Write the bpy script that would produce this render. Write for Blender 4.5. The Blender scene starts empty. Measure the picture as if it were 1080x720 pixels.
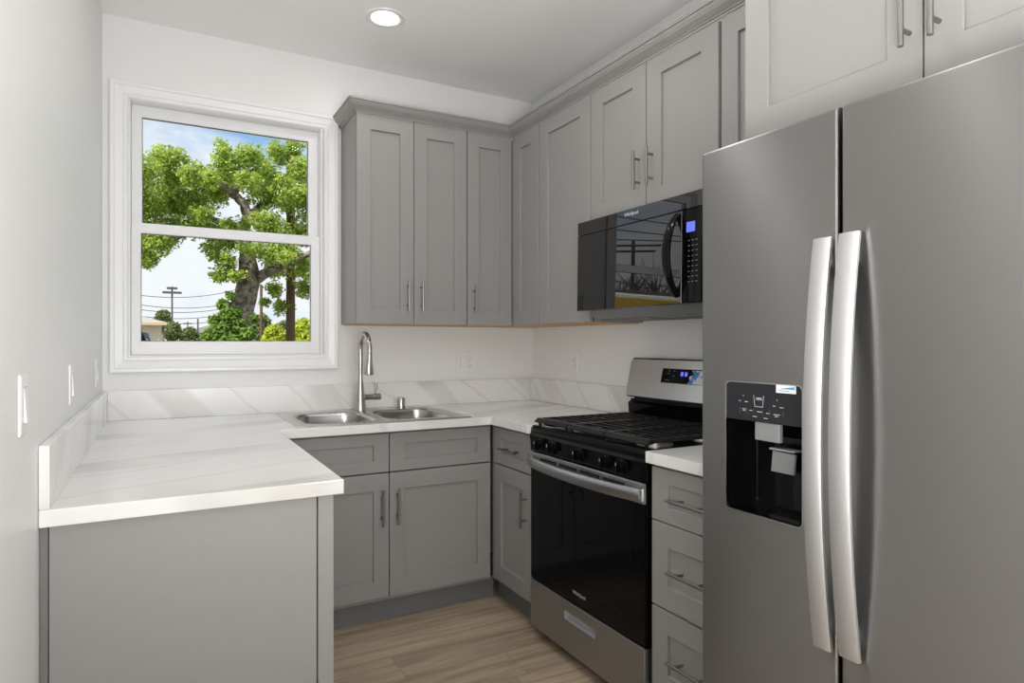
import bpy, bmesh, math, random
import numpy as np
from mathutils import Vector, Matrix
PI = math.pi
random.seed(7)
rng = np.random.default_rng(7)
SC = bpy.context.scene
COL = SC.collection

# ------------------------------------------------------------------ camera
cam_d = bpy.data.cameras.new('camera'); cam = bpy.data.objects.new('camera', cam_d); COL.objects.link(cam)
cam.location = (0.228, -3.461, 1.276)
cam.rotation_euler = (PI/2, 0, -math.radians(28.914))
cam_d.sensor_width = 36; cam_d.lens = 673.455/1080*36; cam_d.shift_y = 0.00073; cam_d.clip_start = 0.02; cam_d.clip_end = 500
SC.camera = cam
SC.view_settings.view_transform = 'Standard'
try: SC.view_settings.look = 'None'
except Exception: pass
SC.view_settings.gamma = 1; SC.view_settings.use_curve_mapping = False
SC.view_settings.exposure = -0.04
SC.cycles.max_bounces = 10; SC.cycles.diffuse_bounces = 5; SC.cycles.glossy_bounces = 5
SC.cycles.transparent_max_bounces = 16
SC.cycles.sample_clamp_indirect = 6.0

# ------------------------------------------------------------------ world: blue sky with cumulus
w = bpy.data.worlds.new('sky'); SC.world = w; w.use_nodes = True
nt = w.node_tree; N = nt.nodes; L = nt.links; N.clear()
out = N.new('ShaderNodeOutputWorld'); bg = N.new('ShaderNodeBackground'); L.new(bg.outputs[0], out.inputs[0])
tc = N.new('ShaderNodeTexCoord'); sep = N.new('ShaderNodeSeparateXYZ'); L.new(tc.outputs['Generated'], sep.inputs[0])
grad = N.new('ShaderNodeValToRGB'); L.new(sep.outputs[2], grad.inputs[0])
e = grad.color_ramp.elements
e[0].position = 0.0; e[0].color = (0.62, 0.79, 0.96, 1); e[1].position = 0.7; e[1].color = (0.13, 0.31, 0.72, 1)
m_ = grad.color_ramp.elements.new(0.28); m_.color = (0.31, 0.52, 0.82, 1)
mp = N.new('ShaderNodeMapping'); mp.inputs['Scale'].default_value = (1, 1, 2.6); mp.inputs['Location'].default_value = (1.15, 0.1, 0.22)
L.new(tc.outputs['Generated'], mp.inputs[0])
nz = N.new('ShaderNodeTexNoise'); nz.inputs['Scale'].default_value = 3.2; nz.inputs['Detail'].default_value = 8; nz.inputs['Roughness'].default_value = 0.55
L.new(mp.outputs[0], nz.inputs['Vector'])
cr = N.new('ShaderNodeValToRGB'); cr.color_ramp.elements[0].position = 0.37; cr.color_ramp.elements[1].position = 0.53
L.new(nz.outputs[0], cr.inputs[0])
mx = N.new('ShaderNodeMixRGB'); L.new(cr.outputs[0], mx.inputs[0]); L.new(grad.outputs[0], mx.inputs[1]); mx.inputs[2].default_value = (0.93, 0.95, 0.98, 1)
L.new(mx.outputs[0], bg.inputs[0]); bg.inputs[1].default_value = 1.08

# sun over the left shoulder of the house (lights the trees outside, not the room)
sd = bpy.data.lights.new('sun', 'SUN'); sd.energy = 6.5; sd.angle = 0.01; sd.color = (1, 0.95, 0.86)
sun = bpy.data.objects.new('sun', sd); COL.objects.link(sun)
sun.rotation_euler = Vector((0.62, 0.42, -0.85)).to_track_quat('-Z', 'Y').to_euler()

def area(name, loc, aim, sx, sy, power, col=(1, 1, 1), shape='RECTANGLE'):
    d = bpy.data.lights.new(name, 'AREA'); d.shape = shape; d.size = sx
    if shape in ('RECTANGLE', 'ELLIPSE'): d.size_y = sy
    d.energy = power; d.color = col
    o = bpy.data.objects.new(name, d); COL.objects.link(o); o.location = loc
    o.rotation_euler = (Vector(aim)-Vector(loc)).to_track_quat('-Z', 'Y').to_euler()
    return o
# unseen fill lamps added in the living room, and the kitchen window's sky portal
area('added_rear_fill', (1.6, -6.45, 1.5), (1.2, 0, 1.9), 3.0, 2.0, 13, (0.98, 0.99, 1.0))  # added unseen lamp, evens out the light from behind
area('added_ceiling_uplight', (1.6, -6.45, 0.8), (1.2, -2.2, 2.78), 3.0, 0.7, 30, (1.0, 0.985, 0.96))  # added unseen uplight, lifts the kitchen ceiling
_p = area('kitchen_window_portal', (0.54, 0.17, 1.81), (0.54, -3, 1.81), 0.86, 1.2, 1); _p.data.cycles.is_portal = True
area('added_bounce_fill', (0.40, -3.6, 1.15), (0.72, -2.8, 2.78), 0.7, 0.7, 44, (1.0, 0.99, 0.97))  # assumed flash, added unseen to brighten the ceiling
CAN_POWER = 4.8

# ------------------------------------------------------------------ helpers
def wloc(o):
    v = Vector((0, 0, 0))
    while o: v += Vector(o.location); o = o.parent
    return v
def tag(o, label=None, cat=None, group=None, kind=None):
    if label: o['label'] = label
    if cat: o['category'] = cat
    if group: o['group'] = group
    if kind: o['kind'] = kind
    return o
def thing(name, label, cat, loc, group=None):
    o = bpy.data.objects.new(name, None); COL.objects.link(o); o.location = loc; o.empty_display_size = 0.05
    return tag(o, label, cat, group)
def obj(name, bm, mat, parent=None, smooth=False, recalc=True, auto=True):
    """links a bmesh given in world coordinates as one object under parent"""
    if parent is not None:
        bmesh.ops.translate(bm, verts=bm.verts, vec=-wloc(parent))
    if recalc: bmesh.ops.recalc_face_normals(bm, faces=bm.faces)
    me = bpy.data.meshes.new(name); bm.to_mesh(me); bm.free()
    mats = mat if isinstance(mat, (list, tuple)) else [mat]
    for m in mats: me.materials.append(m)
    if smooth:
        for p in me.polygons: p.use_smooth = True
        if auto:
            me.update()
            try: me.set_sharp_from_angle(angle=math.radians(40))
            except Exception: pass
    o = bpy.data.objects.new(name, me); COL.objects.link(o)
    if parent is not None: o.parent = parent
    return o
def structure(name, bm, mat, parent=None, smooth=False):
    o = obj(name, bm, mat, parent, smooth)
    if parent is None: o['kind'] = 'structure'
    return o
def bx(bm, x0, x1, y0, y1, z0, z1, bev=0.0, seg=2, mi=0):
    c = [min(x0, x1), max(x0, x1), min(y0, y1), max(y0, y1), min(z0, z1), max(z0, z1)]
    r = bmesh.ops.create_cube(bm, size=1)
    vs = r['verts']
    for v in vs:
        v.co = Vector((c[0] if v.co.x < 0 else c[1], c[2] if v.co.y < 0 else c[3], c[4] if v.co.z < 0 else c[5]))
    fs = set(f for v in vs for f in v.link_faces)
    if bev > 0:
        es = list(set(ed for v in vs for ed in v.link_edges))
        rr = bmesh.ops.bevel(bm, geom=es, offset=bev, segments=seg, profile=0.5, affect='EDGES')
        fs = set(rr['faces']) | set(f for v in rr['verts'] for f in v.link_faces)
    for f in fs:
        if f.is_valid: f.material_index = mi
    return bm
def box(x0, x1, y0, y1, z0, z1, bev=0.0, seg=2):
    return bx(bmesh.new(), x0, x1, y0, y1, z0, z1, bev, seg)
def ring(bm, c, nrm, r, n, ref=None):
    nrm = Vector(nrm).normalized()
    ref = Vector(ref) if ref is not None else (Vector((0, 0, 1)) if abs(nrm.z) < 0.9 else Vector((1, 0, 0)))
    a = nrm.cross(ref).normalized(); b = nrm.cross(a).normalized()
    rx, ry = r if isinstance(r, (tuple, list)) else (r, r)
    return [bm.verts.new(Vector(c)+a*math.cos(2*PI*i/n)*rx+b*math.sin(2*PI*i/n)*ry) for i in range(n)]
def skin_rings(bm, rs, caps=True):
    n = len(rs[0])
    for A, B in zip(rs[:-1], rs[1:]):
        for i in range(n): bm.faces.new((A[i], A[(i+1) % n], B[(i+1) % n], B[i]))
    if caps:
        bm.faces.new(rs[0]); bm.faces.new(list(reversed(rs[-1])))
def tube(bm, pts, rad, n=12, caps=True, ref=None):
    P = [Vector(p) for p in pts]
    R = rad if isinstance(rad, (list, tuple)) and not isinstance(rad, tuple) else [rad]*len(P)
    rs = []
    for i, p in enumerate(P):
        t = (P[min(i+1, len(P)-1)]-P[max(i-1, 0)])
        rs.append(ring(bm, p, t, R[i], n, ref))
    skin_rings(bm, rs, caps); return bm
def lathe(bm, c, axis, prof, n=32):
    """prof: list of (distance along axis, radius)"""
    ax = Vector(axis).normalized()
    rs = [ring(bm, Vector(c)+ax*d, ax, max(r, 1e-4), n) for d, r in prof]
    skin_rings(bm, rs); return bm
def prism(bm, poly, axis, a0, a1):
    """poly in the plane normal to axis; axis 'x','y','z'"""
    def P(p, a):
        return {'x': (a, p[0], p[1]), 'y': (p[0], a, p[1]), 'z': (p[0], p[1], a)}[axis]
    A = [bm.verts.new(P(p, a0)) for p in poly]; B = [bm.verts.new(P(p, a1)) for p in poly]
    n = len(poly)
    for i in range(n): bm.faces.new((A[i], A[(i+1) % n], B[(i+1) % n], B[i]))
    bm.faces.new(A); bm.faces.new(list(reversed(B))); return bm
def facing(axis, plane):
    """maps (u along wall, z, depth out of the wall) to the world"""
    if axis == '-y': return lambda u, z, d: Vector((u, plane-d, z))
    if axis == '+y': return lambda u, z, d: Vector((u, plane+d, z))
    if axis == '-x': return lambda u, z, d: Vector((plane-d, u, z))
    if axis == '+x': return lambda u, z, d: Vector((plane+d, u, z))
    if axis == '-z': return lambda u, z, d: Vector((u, z, plane-d))
def loop_rect(bm, M, u0, u1, z0, z1, d):
    return [bm.verts.new(M(*p, d)) for p in ((u0, z0), (u1, z0), (u1, z1), (u0, z1))]
def bridge(bm, A, B):
    n = len(A)
    for i in range(n): bm.faces.new((A[i], A[(i+1) % n], B[(i+1) % n], B[i]))
def shaker(M, u0, u1, z0, z1, t=0.019, w=0.07, wz=None, rec=0.0115):
    """shaker front: a frame round a recessed flat panel; M plane is its back"""
    if u0 > u1: u0, u1 = u1, u0
    wz = wz or w; b = 0.0016
    bm = bmesh.new()
    Ls = [loop_rect(bm, M, u0, u1, z0, z1, 0), loop_rect(bm, M, u0, u1, z0, z1, t-b), loop_rect(bm, M, u0+b, u1-b, z0+b, z1-b, t),
          loop_rect(bm, M, u0+w, u1-w, z0+wz, z1-wz, t), loop_rect(bm, M, u0+w+b, u1-w-b, z0+wz+b, z1-wz-b, t-b),
          loop_rect(bm, M, u0+w+b, u1-w-b, z0+wz+b, z1-wz-b, t-rec)]
    for A, B in zip(Ls[:-1], Ls[1:]): bridge(bm, A, B)
    bm.faces.new(Ls[0]); bm.faces.new(Ls[-1]); return bm
def frame_profile(bm, M, u0, u1, z0, z1, prof, closed=True):
    """mitred frame round a rectangle; prof = list of (inset, depth) swept round it"""
    Ls = [loop_rect(bm, M, u0+i, u1-i, z0+i, z1-i, d) for i, d in prof]
    for A, B in zip(Ls[:-1], Ls[1:]): bridge(bm, A, B)
    if closed: bridge(bm, Ls[-1], Ls[0])
    return bm
def bar_pull(M, u, z, length, vertical=True, off=0.033, r=0.0058, face=0.019, spacing=0.096):
    """bar handle centred on (u, z)"""
    bm = bmesh.new(); h = length/2; s = spacing/2
    if vertical:
        tube(bm, [M(u, z-h, face+off), M(u, z+h, face+off)], r, 12)
        for k in (-s, s): tube(bm, [M(u, z+k, face-0.001), M(u, z+k, face+off)], r*0.85, 10)
    else:
        tube(bm, [M(u-h, z, face+off), M(u+h, z, face+off)], r, 12)
        for k in (-s, s): tube(bm, [M(u+k, z, face-0.001), M(u+k, z, face+off)], r*0.85, 10)
    return bm
def round_rect(u0, u1, z0, z1, r, k=6):
    pts = []
    for cx, cz, a0 in ((u1-r, z1-r, 0), (u0+r, z1-r, PI/2), (u0+r, z0+r, PI), (u1-r, z0+r, 1.5*PI)):
        for i in range(k+1):
            a = a0+PI/2*i/k; pts.append((cx+r*math.cos(a), cz+r*math.sin(a)))
    return pts
def holed_plate(M, u0, u1, z0, z1, t, hole, r, depth, lip=0.002, bev=0.006):
    """slab with a rounded pocket in its front; returns (slab, pocket) bmeshes"""
    if u0 > u1: u0, u1 = u1, u0
    bm = bmesh.new(); k = 6
    inner = round_rect(*hole, r, k)
    outc = [(u1-bev, z1-bev), (u0+bev, z1-bev), (u0+bev, z0+bev), (u1-bev, z0+bev)]
    O = [bm.verts.new(M(*c, t)) for c in outc]
    I = [bm.verts.new(M(*p, t)) for p in inner]
    n = k+1
    for c in range(4):
        for i in range(k): bm.faces.new((O[c], I[c*n+i], I[c*n+i+1]))
        nx = (c+1) % 4
        bm.faces.new((O[c], I[c*n+k], I[nx*n], O[nx]))
    def rect(d, b): return [bm.verts.new(M(*p, d)) for p in ((u1-b, z1-b), (u0+b, z1-b), (u0+b, z0+b), (u1-b, z0+b))]
    A = rect(t-bev*0.3, bev*0.3); B = rect(t-bev, 0); C = rect(0, 0)
    bridge(bm, O, A); bridge(bm, A, B); bridge(bm, B, C); bm.faces.new(C)
    I2 = [bm.verts.new(M(*p, t-0.004)) for p in inner]; bridge(bm, I, I2)
    pk = bmesh.new()
    inn = round_rect(hole[0]+lip, hole[1]-lip, hole[2]+lip, hole[3]-lip, max(r-lip, 0.001), k)
    P0 = [pk.verts.new(M(*p, t-0.0015)) for p in inner]; P1 = [pk.verts.new(M(*p, t-0.0015)) for p in inn]
    P2 = [pk.verts.new(M(*p, t-depth)) for p in inn]
    bridge(pk, P0, P1); bridge(pk, P1, P2); pk.faces.new(P2)
    return bm, pk
def grid_slab(xs, ys, inside, z0, z1, bev=0.0):
    bm = bmesh.new(); V = {}
    def v(i, j, k):
        if (i, j, k) not in V: V[(i, j, k)] = bm.verts.new((xs[i], ys[j], (z0, z1)[k]))
        return V[(i, j, k)]
    ins = lambda i, j: 0 <= i < len(xs)-1 and 0 <= j < len(ys)-1 and inside((xs[i]+xs[i+1])/2, (ys[j]+ys[j+1])/2)
    for i in range(len(xs)-1):
        for j in range(len(ys)-1):
            if not ins(i, j): continue
            bm.faces.new((v(i, j, 1), v(i+1, j, 1), v(i+1, j+1, 1), v(i, j+1, 1)))
            bm.faces.new((v(i, j, 0), v(i, j+1, 0), v(i+1, j+1, 0), v(i+1, j, 0)))
            for a, b, di, dj in (((i, j), (i+1, j), 0, -1), ((i+1, j), (i+1, j+1), 1, 0), ((i+1, j+1), (i, j+1), 0, 1), ((i, j+1), (i, j), -1, 0)):
                if not ins(i+di, j+dj): bm.faces.new((v(*a, 0), v(*b, 0), v(*b, 1), v(*a, 1)))
    return bm
def text(name, body, size, M, u, z, d, mat, parent, extrude=0.0004, sx=1.0, flip=False, align='CENTER'):
    c = bpy.data.curves.new(name, 'FONT'); c.body = body; c.size = size; c.extrude = extrude; c.align_x = align; c.align_y = 'CENTER'
    c.resolution_u = 3
    t = bpy.data.objects.new('tmp', c); COL.objects.link(t)
    dg = bpy.context.evaluated_depsgraph_get(); dg.update()
    me = bpy.data.meshes.new_from_object(t.evaluated_get(dg)); bpy.data.objects.remove(t)
    bm = bmesh.new(); bm.from_mesh(me)
    s = -1 if flip else 1
    for vv in bm.verts: vv.co = M(u+s*vv.co.x*sx, z+vv.co.y, d+vv.co.z+extrude)
    return obj(name, bm, mat, parent)

# ------------------------------------------------------------------ materials
def mat(name, col=(0.8, 0.8, 0.8), rough=0.5, metal=0.0, **kw):
    m = bpy.data.materials.new(name); m.use_nodes = True
    b = m.node_tree.nodes['Principled BSDF']
    b.inputs['Base Color'].default_value = (*col, 1); b.inputs['Roughness'].default_value = rough; b.inputs['Metallic'].default_value = metal
    for k, v in kw.items(): b.inputs[k.replace('_', ' ')].default_value = v
    return m
def nodes(m): return m.node_tree.nodes, m.node_tree.links, m.node_tree.nodes['Principled BSDF']
def noise_bump(m, scale, strength, dist=0.001, detail=3, stretch=(1, 1, 1)):
    n, l, b = nodes(m)
    t = n.new('ShaderNodeTexCoord'); mp = n.new('ShaderNodeMapping'); mp.inputs['Scale'].default_value = stretch
    x = n.new('ShaderNodeTexNoise'); x.inputs['Scale'].default_value = scale; x.inputs['Detail'].default_value = detail
    bp = n.new('ShaderNodeBump'); bp.inputs['Strength'].default_value = strength; bp.inputs['Distance'].default_value = dist
    l.new(t.outputs['Object'], mp.inputs[0]); l.new(mp.outputs[0], x.inputs['Vector']); l.new(x.outputs[0], bp.inputs['Height']); l.new(bp.outputs[0], b.inputs['Normal'])
    return x
M_wall = mat('white_wall_paint', (0.80, 0.80, 0.795), 0.42); noise_bump(M_wall, 130, 0.25, 0.0012)
M_ceil = mat('ceiling_paint', (0.92, 0.915, 0.91), 0.7)
M_trim = mat('white_trim_paint', (0.84, 0.84, 0.84), 0.3)
M_vinyl = mat('white_vinyl', (0.80, 0.80, 0.81), 0.35)
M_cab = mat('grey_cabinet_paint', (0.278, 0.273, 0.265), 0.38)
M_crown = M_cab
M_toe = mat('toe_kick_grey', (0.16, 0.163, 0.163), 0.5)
M_wood = mat('raw_birch_underside', (0.62, 0.36, 0.14), 0.6)
M_dark = mat('gap_shade_and_seal_black', (0.012, 0.012, 0.012), 0.6)  # black that paints shade into door gaps; also colours seals and slots
M_nickel = mat('brushed_nickel', (0.50, 0.48, 0.45), 0.28, 1.0)
M_pull = mat('dark_nickel_pull', (0.30, 0.29, 0.275), 0.32, 1.0)
M_glassblk = mat('black_glass', (0.003, 0.003, 0.0035), 0.03, 0.0, IOR=1.27)
M_blk = mat('black_enamel', (0.0025, 0.0025, 0.003), 0.10, 0.0, IOR=1.27)
M_iron = mat('cast_iron', (0.007, 0.007, 0.0075), 0.36, 0.0, IOR=1.42)
M_blkpl = mat('black_plastic', (0.007, 0.007, 0.008), 0.25, 0.0, IOR=1.38)
M_graypl = mat('grey_plastic', (0.30, 0.31, 0.32), 0.35)
M_sinkst = mat('sink_steel', (0.50, 0.49, 0.47), 0.22, 1.0)
M_logo = mat('silver_lettering', (0.75, 0.75, 0.76), 0.3, 0.6)
M_key = mat('key_print_grey', (0.20, 0.21, 0.23), 0.5)
M_white = mat('white_plastic', (0.82, 0.82, 0.81), 0.3)
M_slot = mat('socket_slot', (0.05, 0.05, 0.05), 0.6)
def steel(name, col, rough, aniso=0.75, streak=0.05):
    m = mat(name, col, rough, 1.0); n, l, b = nodes(m)
    b.inputs['Anisotropic'].default_value = aniso
    tn = n.new('ShaderNodeCombineXYZ'); tn.inputs[0].default_value = 0; tn.inputs[1].default_value = 0; tn.inputs[2].default_value = 1
    l.new(tn.outputs[0], b.inputs['Tangent'])
    t = n.new('ShaderNodeTexCoord'); mp_ = n.new('ShaderNodeMapping'); mp_.inputs['Scale'].default_value = (6, 6, 900)
    x = n.new('ShaderNodeTexNoise'); x.inputs['Scale'].default_value = 1; x.inputs['Detail'].default_value = 2
    r = n.new('ShaderNodeMapRange'); r.inputs[3].default_value = rough-streak; r.inputs[4].default_value = rough+streak
    l.new(t.outputs['Object'], mp_.inputs[0]); l.new(mp_.outputs[0], x.inputs['Vector']); l.new(x.outputs[0], r.inputs[0]); l.new(r.outputs[0], b.inputs['Roughness'])
    return m
M_steel = steel('brushed_stainless', (0.47, 0.465, 0.455), 0.40, 0.9, 0.03)
M_steel2 = steel('light_stainless', (0.62, 0.62, 0.62), 0.30)
M_fridge = steel('fridge_stainless', (0.37, 0.367, 0.358), 0.42, 0.95, 0.03)
M_hand = mat('satin_handle_metal', (0.58, 0.58, 0.585), 0.55, 0.9)
M_oveh = mat('oven_handle_metal', (0.46, 0.47, 0.49), 0.35, 1.0)
# mirror-like dark microwave door
M_mw = mat('mirror_black_glass', (0.006, 0.006, 0.007), 0.012, 0.0, IOR=1.72)
M_blue = mat('blue_display', (0.02, 0.03, 0.3), 0.4)
_n, _l, _b = nodes(M_blue); _b.inputs['Emission Color'].default_value = (0.15, 0.22, 1, 1); _b.inputs['Emission Strength'].default_value = 0.9
M_bulb = mat('lamp_lens', (1, 1, 1), 0.5)
_n, _l, _b = nodes(M_bulb); _b.inputs['Emission Color'].default_value = (1, 0.98, 0.95, 1); _b.inputs['Emission Strength'].default_value = 6
# window glass: clear, thin
M_pane = bpy.data.materials.new('window_glass'); M_pane.use_nodes = True
n = M_pane.node_tree.nodes; l = M_pane.node_tree.links; n.clear()
o_ = n.new('ShaderNodeOutputMaterial'); tr = n.new('ShaderNodeBsdfTransparent'); tr.inputs[0].default_value = (0.97, 0.98, 0.98, 1)
gl = n.new('ShaderNodeBsdfGlossy'); gl.inputs['Roughness'].default_value = 0.0; ms = n.new('ShaderNodeMixShader'); fr = n.new('ShaderNodeFresnel'); fr.inputs[0].default_value = 1.05
l.new(fr.outputs[0], ms.inputs[0]); l.new(tr.outputs[0], ms.inputs[1]); l.new(gl.outputs[0], ms.inputs[2]); l.new(ms.outputs[0], o_.inputs[0])

def quartz(name, rot, off=(0, 0, 0), wscale=0.55, amt=1.0):
    m = mat(name, (0.76, 0.757, 0.745), 0.16); n, l, b = nodes(m)
    t = n.new('ShaderNodeTexCoord'); mp_ = n.new('ShaderNodeMapping'); mp_.inputs['Rotation'].default_value = rot; mp_.inputs['Location'].default_value = off
    l.new(t.outputs['Object'], mp_.inputs[0])
    def vein(scale, dist, dscale, lo, hi, seed):
        wv = n.new('ShaderNodeTexWave'); wv.wave_type = 'BANDS'; wv.bands_direction = 'X'; wv.inputs['Scale'].default_value = scale
        wv.inputs['Distortion'].default_value = dist; wv.inputs['Detail'].default_value = 3; wv.inputs['Detail Scale'].default_value = dscale
        wv.inputs['Phase Offset'].default_value = seed
        l.new(mp_.outputs[0], wv.inputs['Vector'])
        r = n.new('ShaderNodeMapRange'); r.inputs[1].default_value = lo; r.inputs[2].default_value = hi; r.interpolation_type = 'SMOOTHSTEP'
        l.new(wv.outputs[1], r.inputs[0]); return r
    a = vein(wscale, 3.2, 0.9, 0.80, 0.93, 1.3); c = vein(wscale*2.6, 6.0, 0.7, 0.975, 1.0, 4.0)
    nz_ = n.new('ShaderNodeTexNoise'); nz_.inputs['Scale'].default_value = 2.2; nz_.inputs['Detail'].default_value = 4
    l.new(mp_.outputs[0], nz_.inputs['Vector'])
    rr = n.new('ShaderNodeMapRange'); rr.inputs[1].default_value = 0.38; rr.inputs[2].default_value = 0.62
    l.new(nz_.outputs[0], rr.inputs[0])
    mu = n.new('ShaderNodeMath'); mu.operation = 'MULTIPLY'; l.new(a.outputs[0], mu.inputs[0]); l.new(rr.outputs[0], mu.inputs[1])
    mu2 = n.new('ShaderNodeMath'); mu2.operation = 'MULTIPLY'; l.new(mu.outputs[0], mu2.inputs[0]); mu2.inputs[1].default_value = 0.9*amt
    mu3 = n.new('ShaderNodeMath'); mu3.operation = 'MULTIPLY'; l.new(c.outputs[0], mu3.inputs[0]); mu3.inputs[1].default_value = 0.45*amt
    ad = n.new('ShaderNodeMath'); ad.operation = 'MAXIMUM'; l.new(mu2.outputs[0], ad.inputs[0]); l.new(mu3.outputs[0], ad.inputs[1])
    mc = n.new('ShaderNodeMixRGB'); mc.inputs[1].default_value = (0.77, 0.767, 0.755, 1); mc.inputs[2].default_value = (0.52, 0.51, 0.48, 1)
    l.new(ad.outputs[0], mc.inputs[0]); l.new(mc.outputs[0], b.inputs['Base Color'])
    return m
M_quartz = quartz('veined_white_quartz', (0, 0, 1.15), (0, 0.2, 0), 0.5, 0.7)
M_quartz_splash = quartz('veined_white_quartz_backsplash', (0, 0.75, 0), (0.1, 0, 0.1), 0.62, 0.75)
M_quartz_side = quartz('veined_white_quartz_side', (0.75, 0, PI/2), (0.1, 0, 0.1), 0.62, 0.75)

# plank floor, boards running along x
M_floor = mat('oak_vinyl_plank', (0.4, 0.3, 0.2), 0.36); n, l, b = nodes(M_floor)
t = n.new('ShaderNodeTexCoord'); sp = n.new('ShaderNodeSeparateXYZ'); l.new(t.outputs['Object'], sp.inputs[0])
PW = 0.185; PL = 1.5
def mth(op, a, b_=None, c=None):
    x = n.new('ShaderNodeMath'); x.operation = op
    for i, v in enumerate((a, b_, c)):
        if v is None: continue
        if isinstance(v, (int, float)): x.inputs[i].default_value = v
        else: l.new(v, x.inputs[i])
    return x.outputs[0]
row = mth('DIVIDE', mth('ADD', sp.outputs[1], 5.03), PW); ri = mth('FLOOR', row); rf = mth('FRACT', row)
wn = n.new('ShaderNodeTexWhiteNoise'); wn.noise_dimensions = '1D'; l.new(ri, wn.inputs['W'])
colx = mth('ADD', mth('DIVIDE', sp.outputs[0], PL), mth('MULTIPLY', wn.outputs[0], 7.3)); ci = mth('FLOOR', colx); cf = mth('FRACT', colx)
cb = n.new('ShaderNodeCombineXYZ'); l.new(ri, cb.inputs[0]); l.new(ci, cb.inputs[1])
wn2 = n.new('ShaderNodeTexWhiteNoise'); wn2.noise_dimensions = '2D'; l.new(cb.outputs[0], wn2.inputs['Vector'])
gx = n.new('ShaderNodeCombineXYZ'); l.new(mth('MULTIPLY', sp.outputs[0], 1.3), gx.inputs[0]); l.new(mth('MULTIPLY', sp.outputs[1], 16), gx.inputs[1]); l.new(mth('MULTIPLY', wn2.outputs[0], 30), gx.inputs[2])
gn = n.new('ShaderNodeTexNoise'); gn.inputs['Scale'].default_value = 1.6; gn.inputs['Detail'].default_value = 7; gn.inputs['Roughness'].default_value = 0.62; gn.inputs['Distortion'].default_value = 0.6
l.new(gx.outputs[0], gn.inputs['Vector'])
gr = n.new('ShaderNodeValToRGB'); gr.color_ramp.elements[0].position = 0.28; gr.color_ramp.elements[0].color = (0.26, 0.19, 0.125, 1)
gr.color_ramp.elements[1].position = 0.68; gr.color_ramp.elements[1].color = (0.53, 0.43, 0.315, 1); l.new(gn.outputs[0], gr.inputs[0])
br = mth('ADD', mth('MULTIPLY', wn2.outputs[0], 0.22), 0.87)
hs = n.new('ShaderNodeHueSaturation'); l.new(gr.outputs[0], hs.inputs['Color']); l.new(br, hs.inputs['Value'])
seam = mth('MAXIMUM', mth('LESS_THAN', rf, 0.012), mth('LESS_THAN', cf, 0.0016))
mc = n.new('ShaderNodeMixRGB'); l.new(mth('MULTIPLY', seam, 0.55), mc.inputs[0]); l.new(hs.outputs[0], mc.inputs[1]); mc.inputs[2].default_value = (0.12, 0.09, 0.06, 1)
l.new(mc.outputs[0], b.inputs['Base Color'])

# faint vertical brushed grain on the cabinet paint
n, l, b = nodes(M_cab)
t = n.new('ShaderNodeTexCoord'); mp_ = n.new('ShaderNodeMapping'); mp_.inputs['Scale'].default_value = (90, 90, 1.5)
x = n.new('ShaderNodeTexNoise'); x.inputs['Scale'].default_value = 1; x.inputs['Detail'].default_value = 2
r = n.new('ShaderNodeMapRange'); r.inputs[3].default_value = 0.985; r.inputs[4].default_value = 1.015
h = n.new('ShaderNodeHueSaturation'); h.inputs['Color'].default_value = b.inputs['Base Color'].default_value
l.new(t.outputs['Object'], mp_.inputs[0]); l.new(mp_.outputs[0], x.inputs['Vector']); l.new(x.outputs[0], r.inputs[0]); l.new(r.outputs[0], h.inputs['Value']); l.new(h.outputs[0], b.inputs['Base Color'])

# ------------------------------------------------------------------ the room
W = 2.285; CE = 2.78; YR = -6.5; T = 0.16
XR = 4.6          # the living room behind is wider than the kitchen
structure('floor', box(-T, XR+T, YR-T, T, -0.08, 0.0), M_floor)
structure('ceiling', box(-T, XR+T, YR-T, T, CE, CE+0.12), M_ceil)
structure('wall_left', box(-T, 0, YR-T, T, 0, CE), M_wall)
structure('wall_right', box(W, W+T, -3.45, T, 0, CE), M_wall)
structure('wall_far_right', box(XR, XR+T, YR-T, -3.45, 0, CE), M_wall)
structure('wall_return', box(W+T, XR+T, -3.45, -3.30, 0, CE), M_wall)
bm = bmesh.new()      # back wall with the window opening
wx0, wx1, wz0, wz1 = 0.095, 0.99, 1.20, 2.422
M_ = facing('+y', 0.0)
xs = [0.0, wx0, wx1, W]; zs = [0, wz0, wz1, CE]
for i in range(3):
    for j in range(3):
        if i == 1 and j == 1: continue
        bx(bm, xs[i], xs[i+1], 0, T, zs[j], zs[j+1])
bmesh.ops.remove_doubles(bm, verts=bm.verts, dist=1e-5)
structure('wall_back', bm, M_wall)
bm = bmesh.new()      # rear wall behind the camera with a wide opening, added for the rear fill
for a in ((0, 0.0, 0, CE), ):
    pass
bx(bm, 0, XR, YR-T, YR, 2.55, CE); bx(bm, 0, XR, YR-T, YR, 0, 0.45); bx(bm, 0, 0.1, YR-T, YR, 0.45, 2.55); bx(bm, 3.2, XR, YR-T, YR, 0.45, 2.55)
structure('wall_rear', bm, M_wall)

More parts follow.
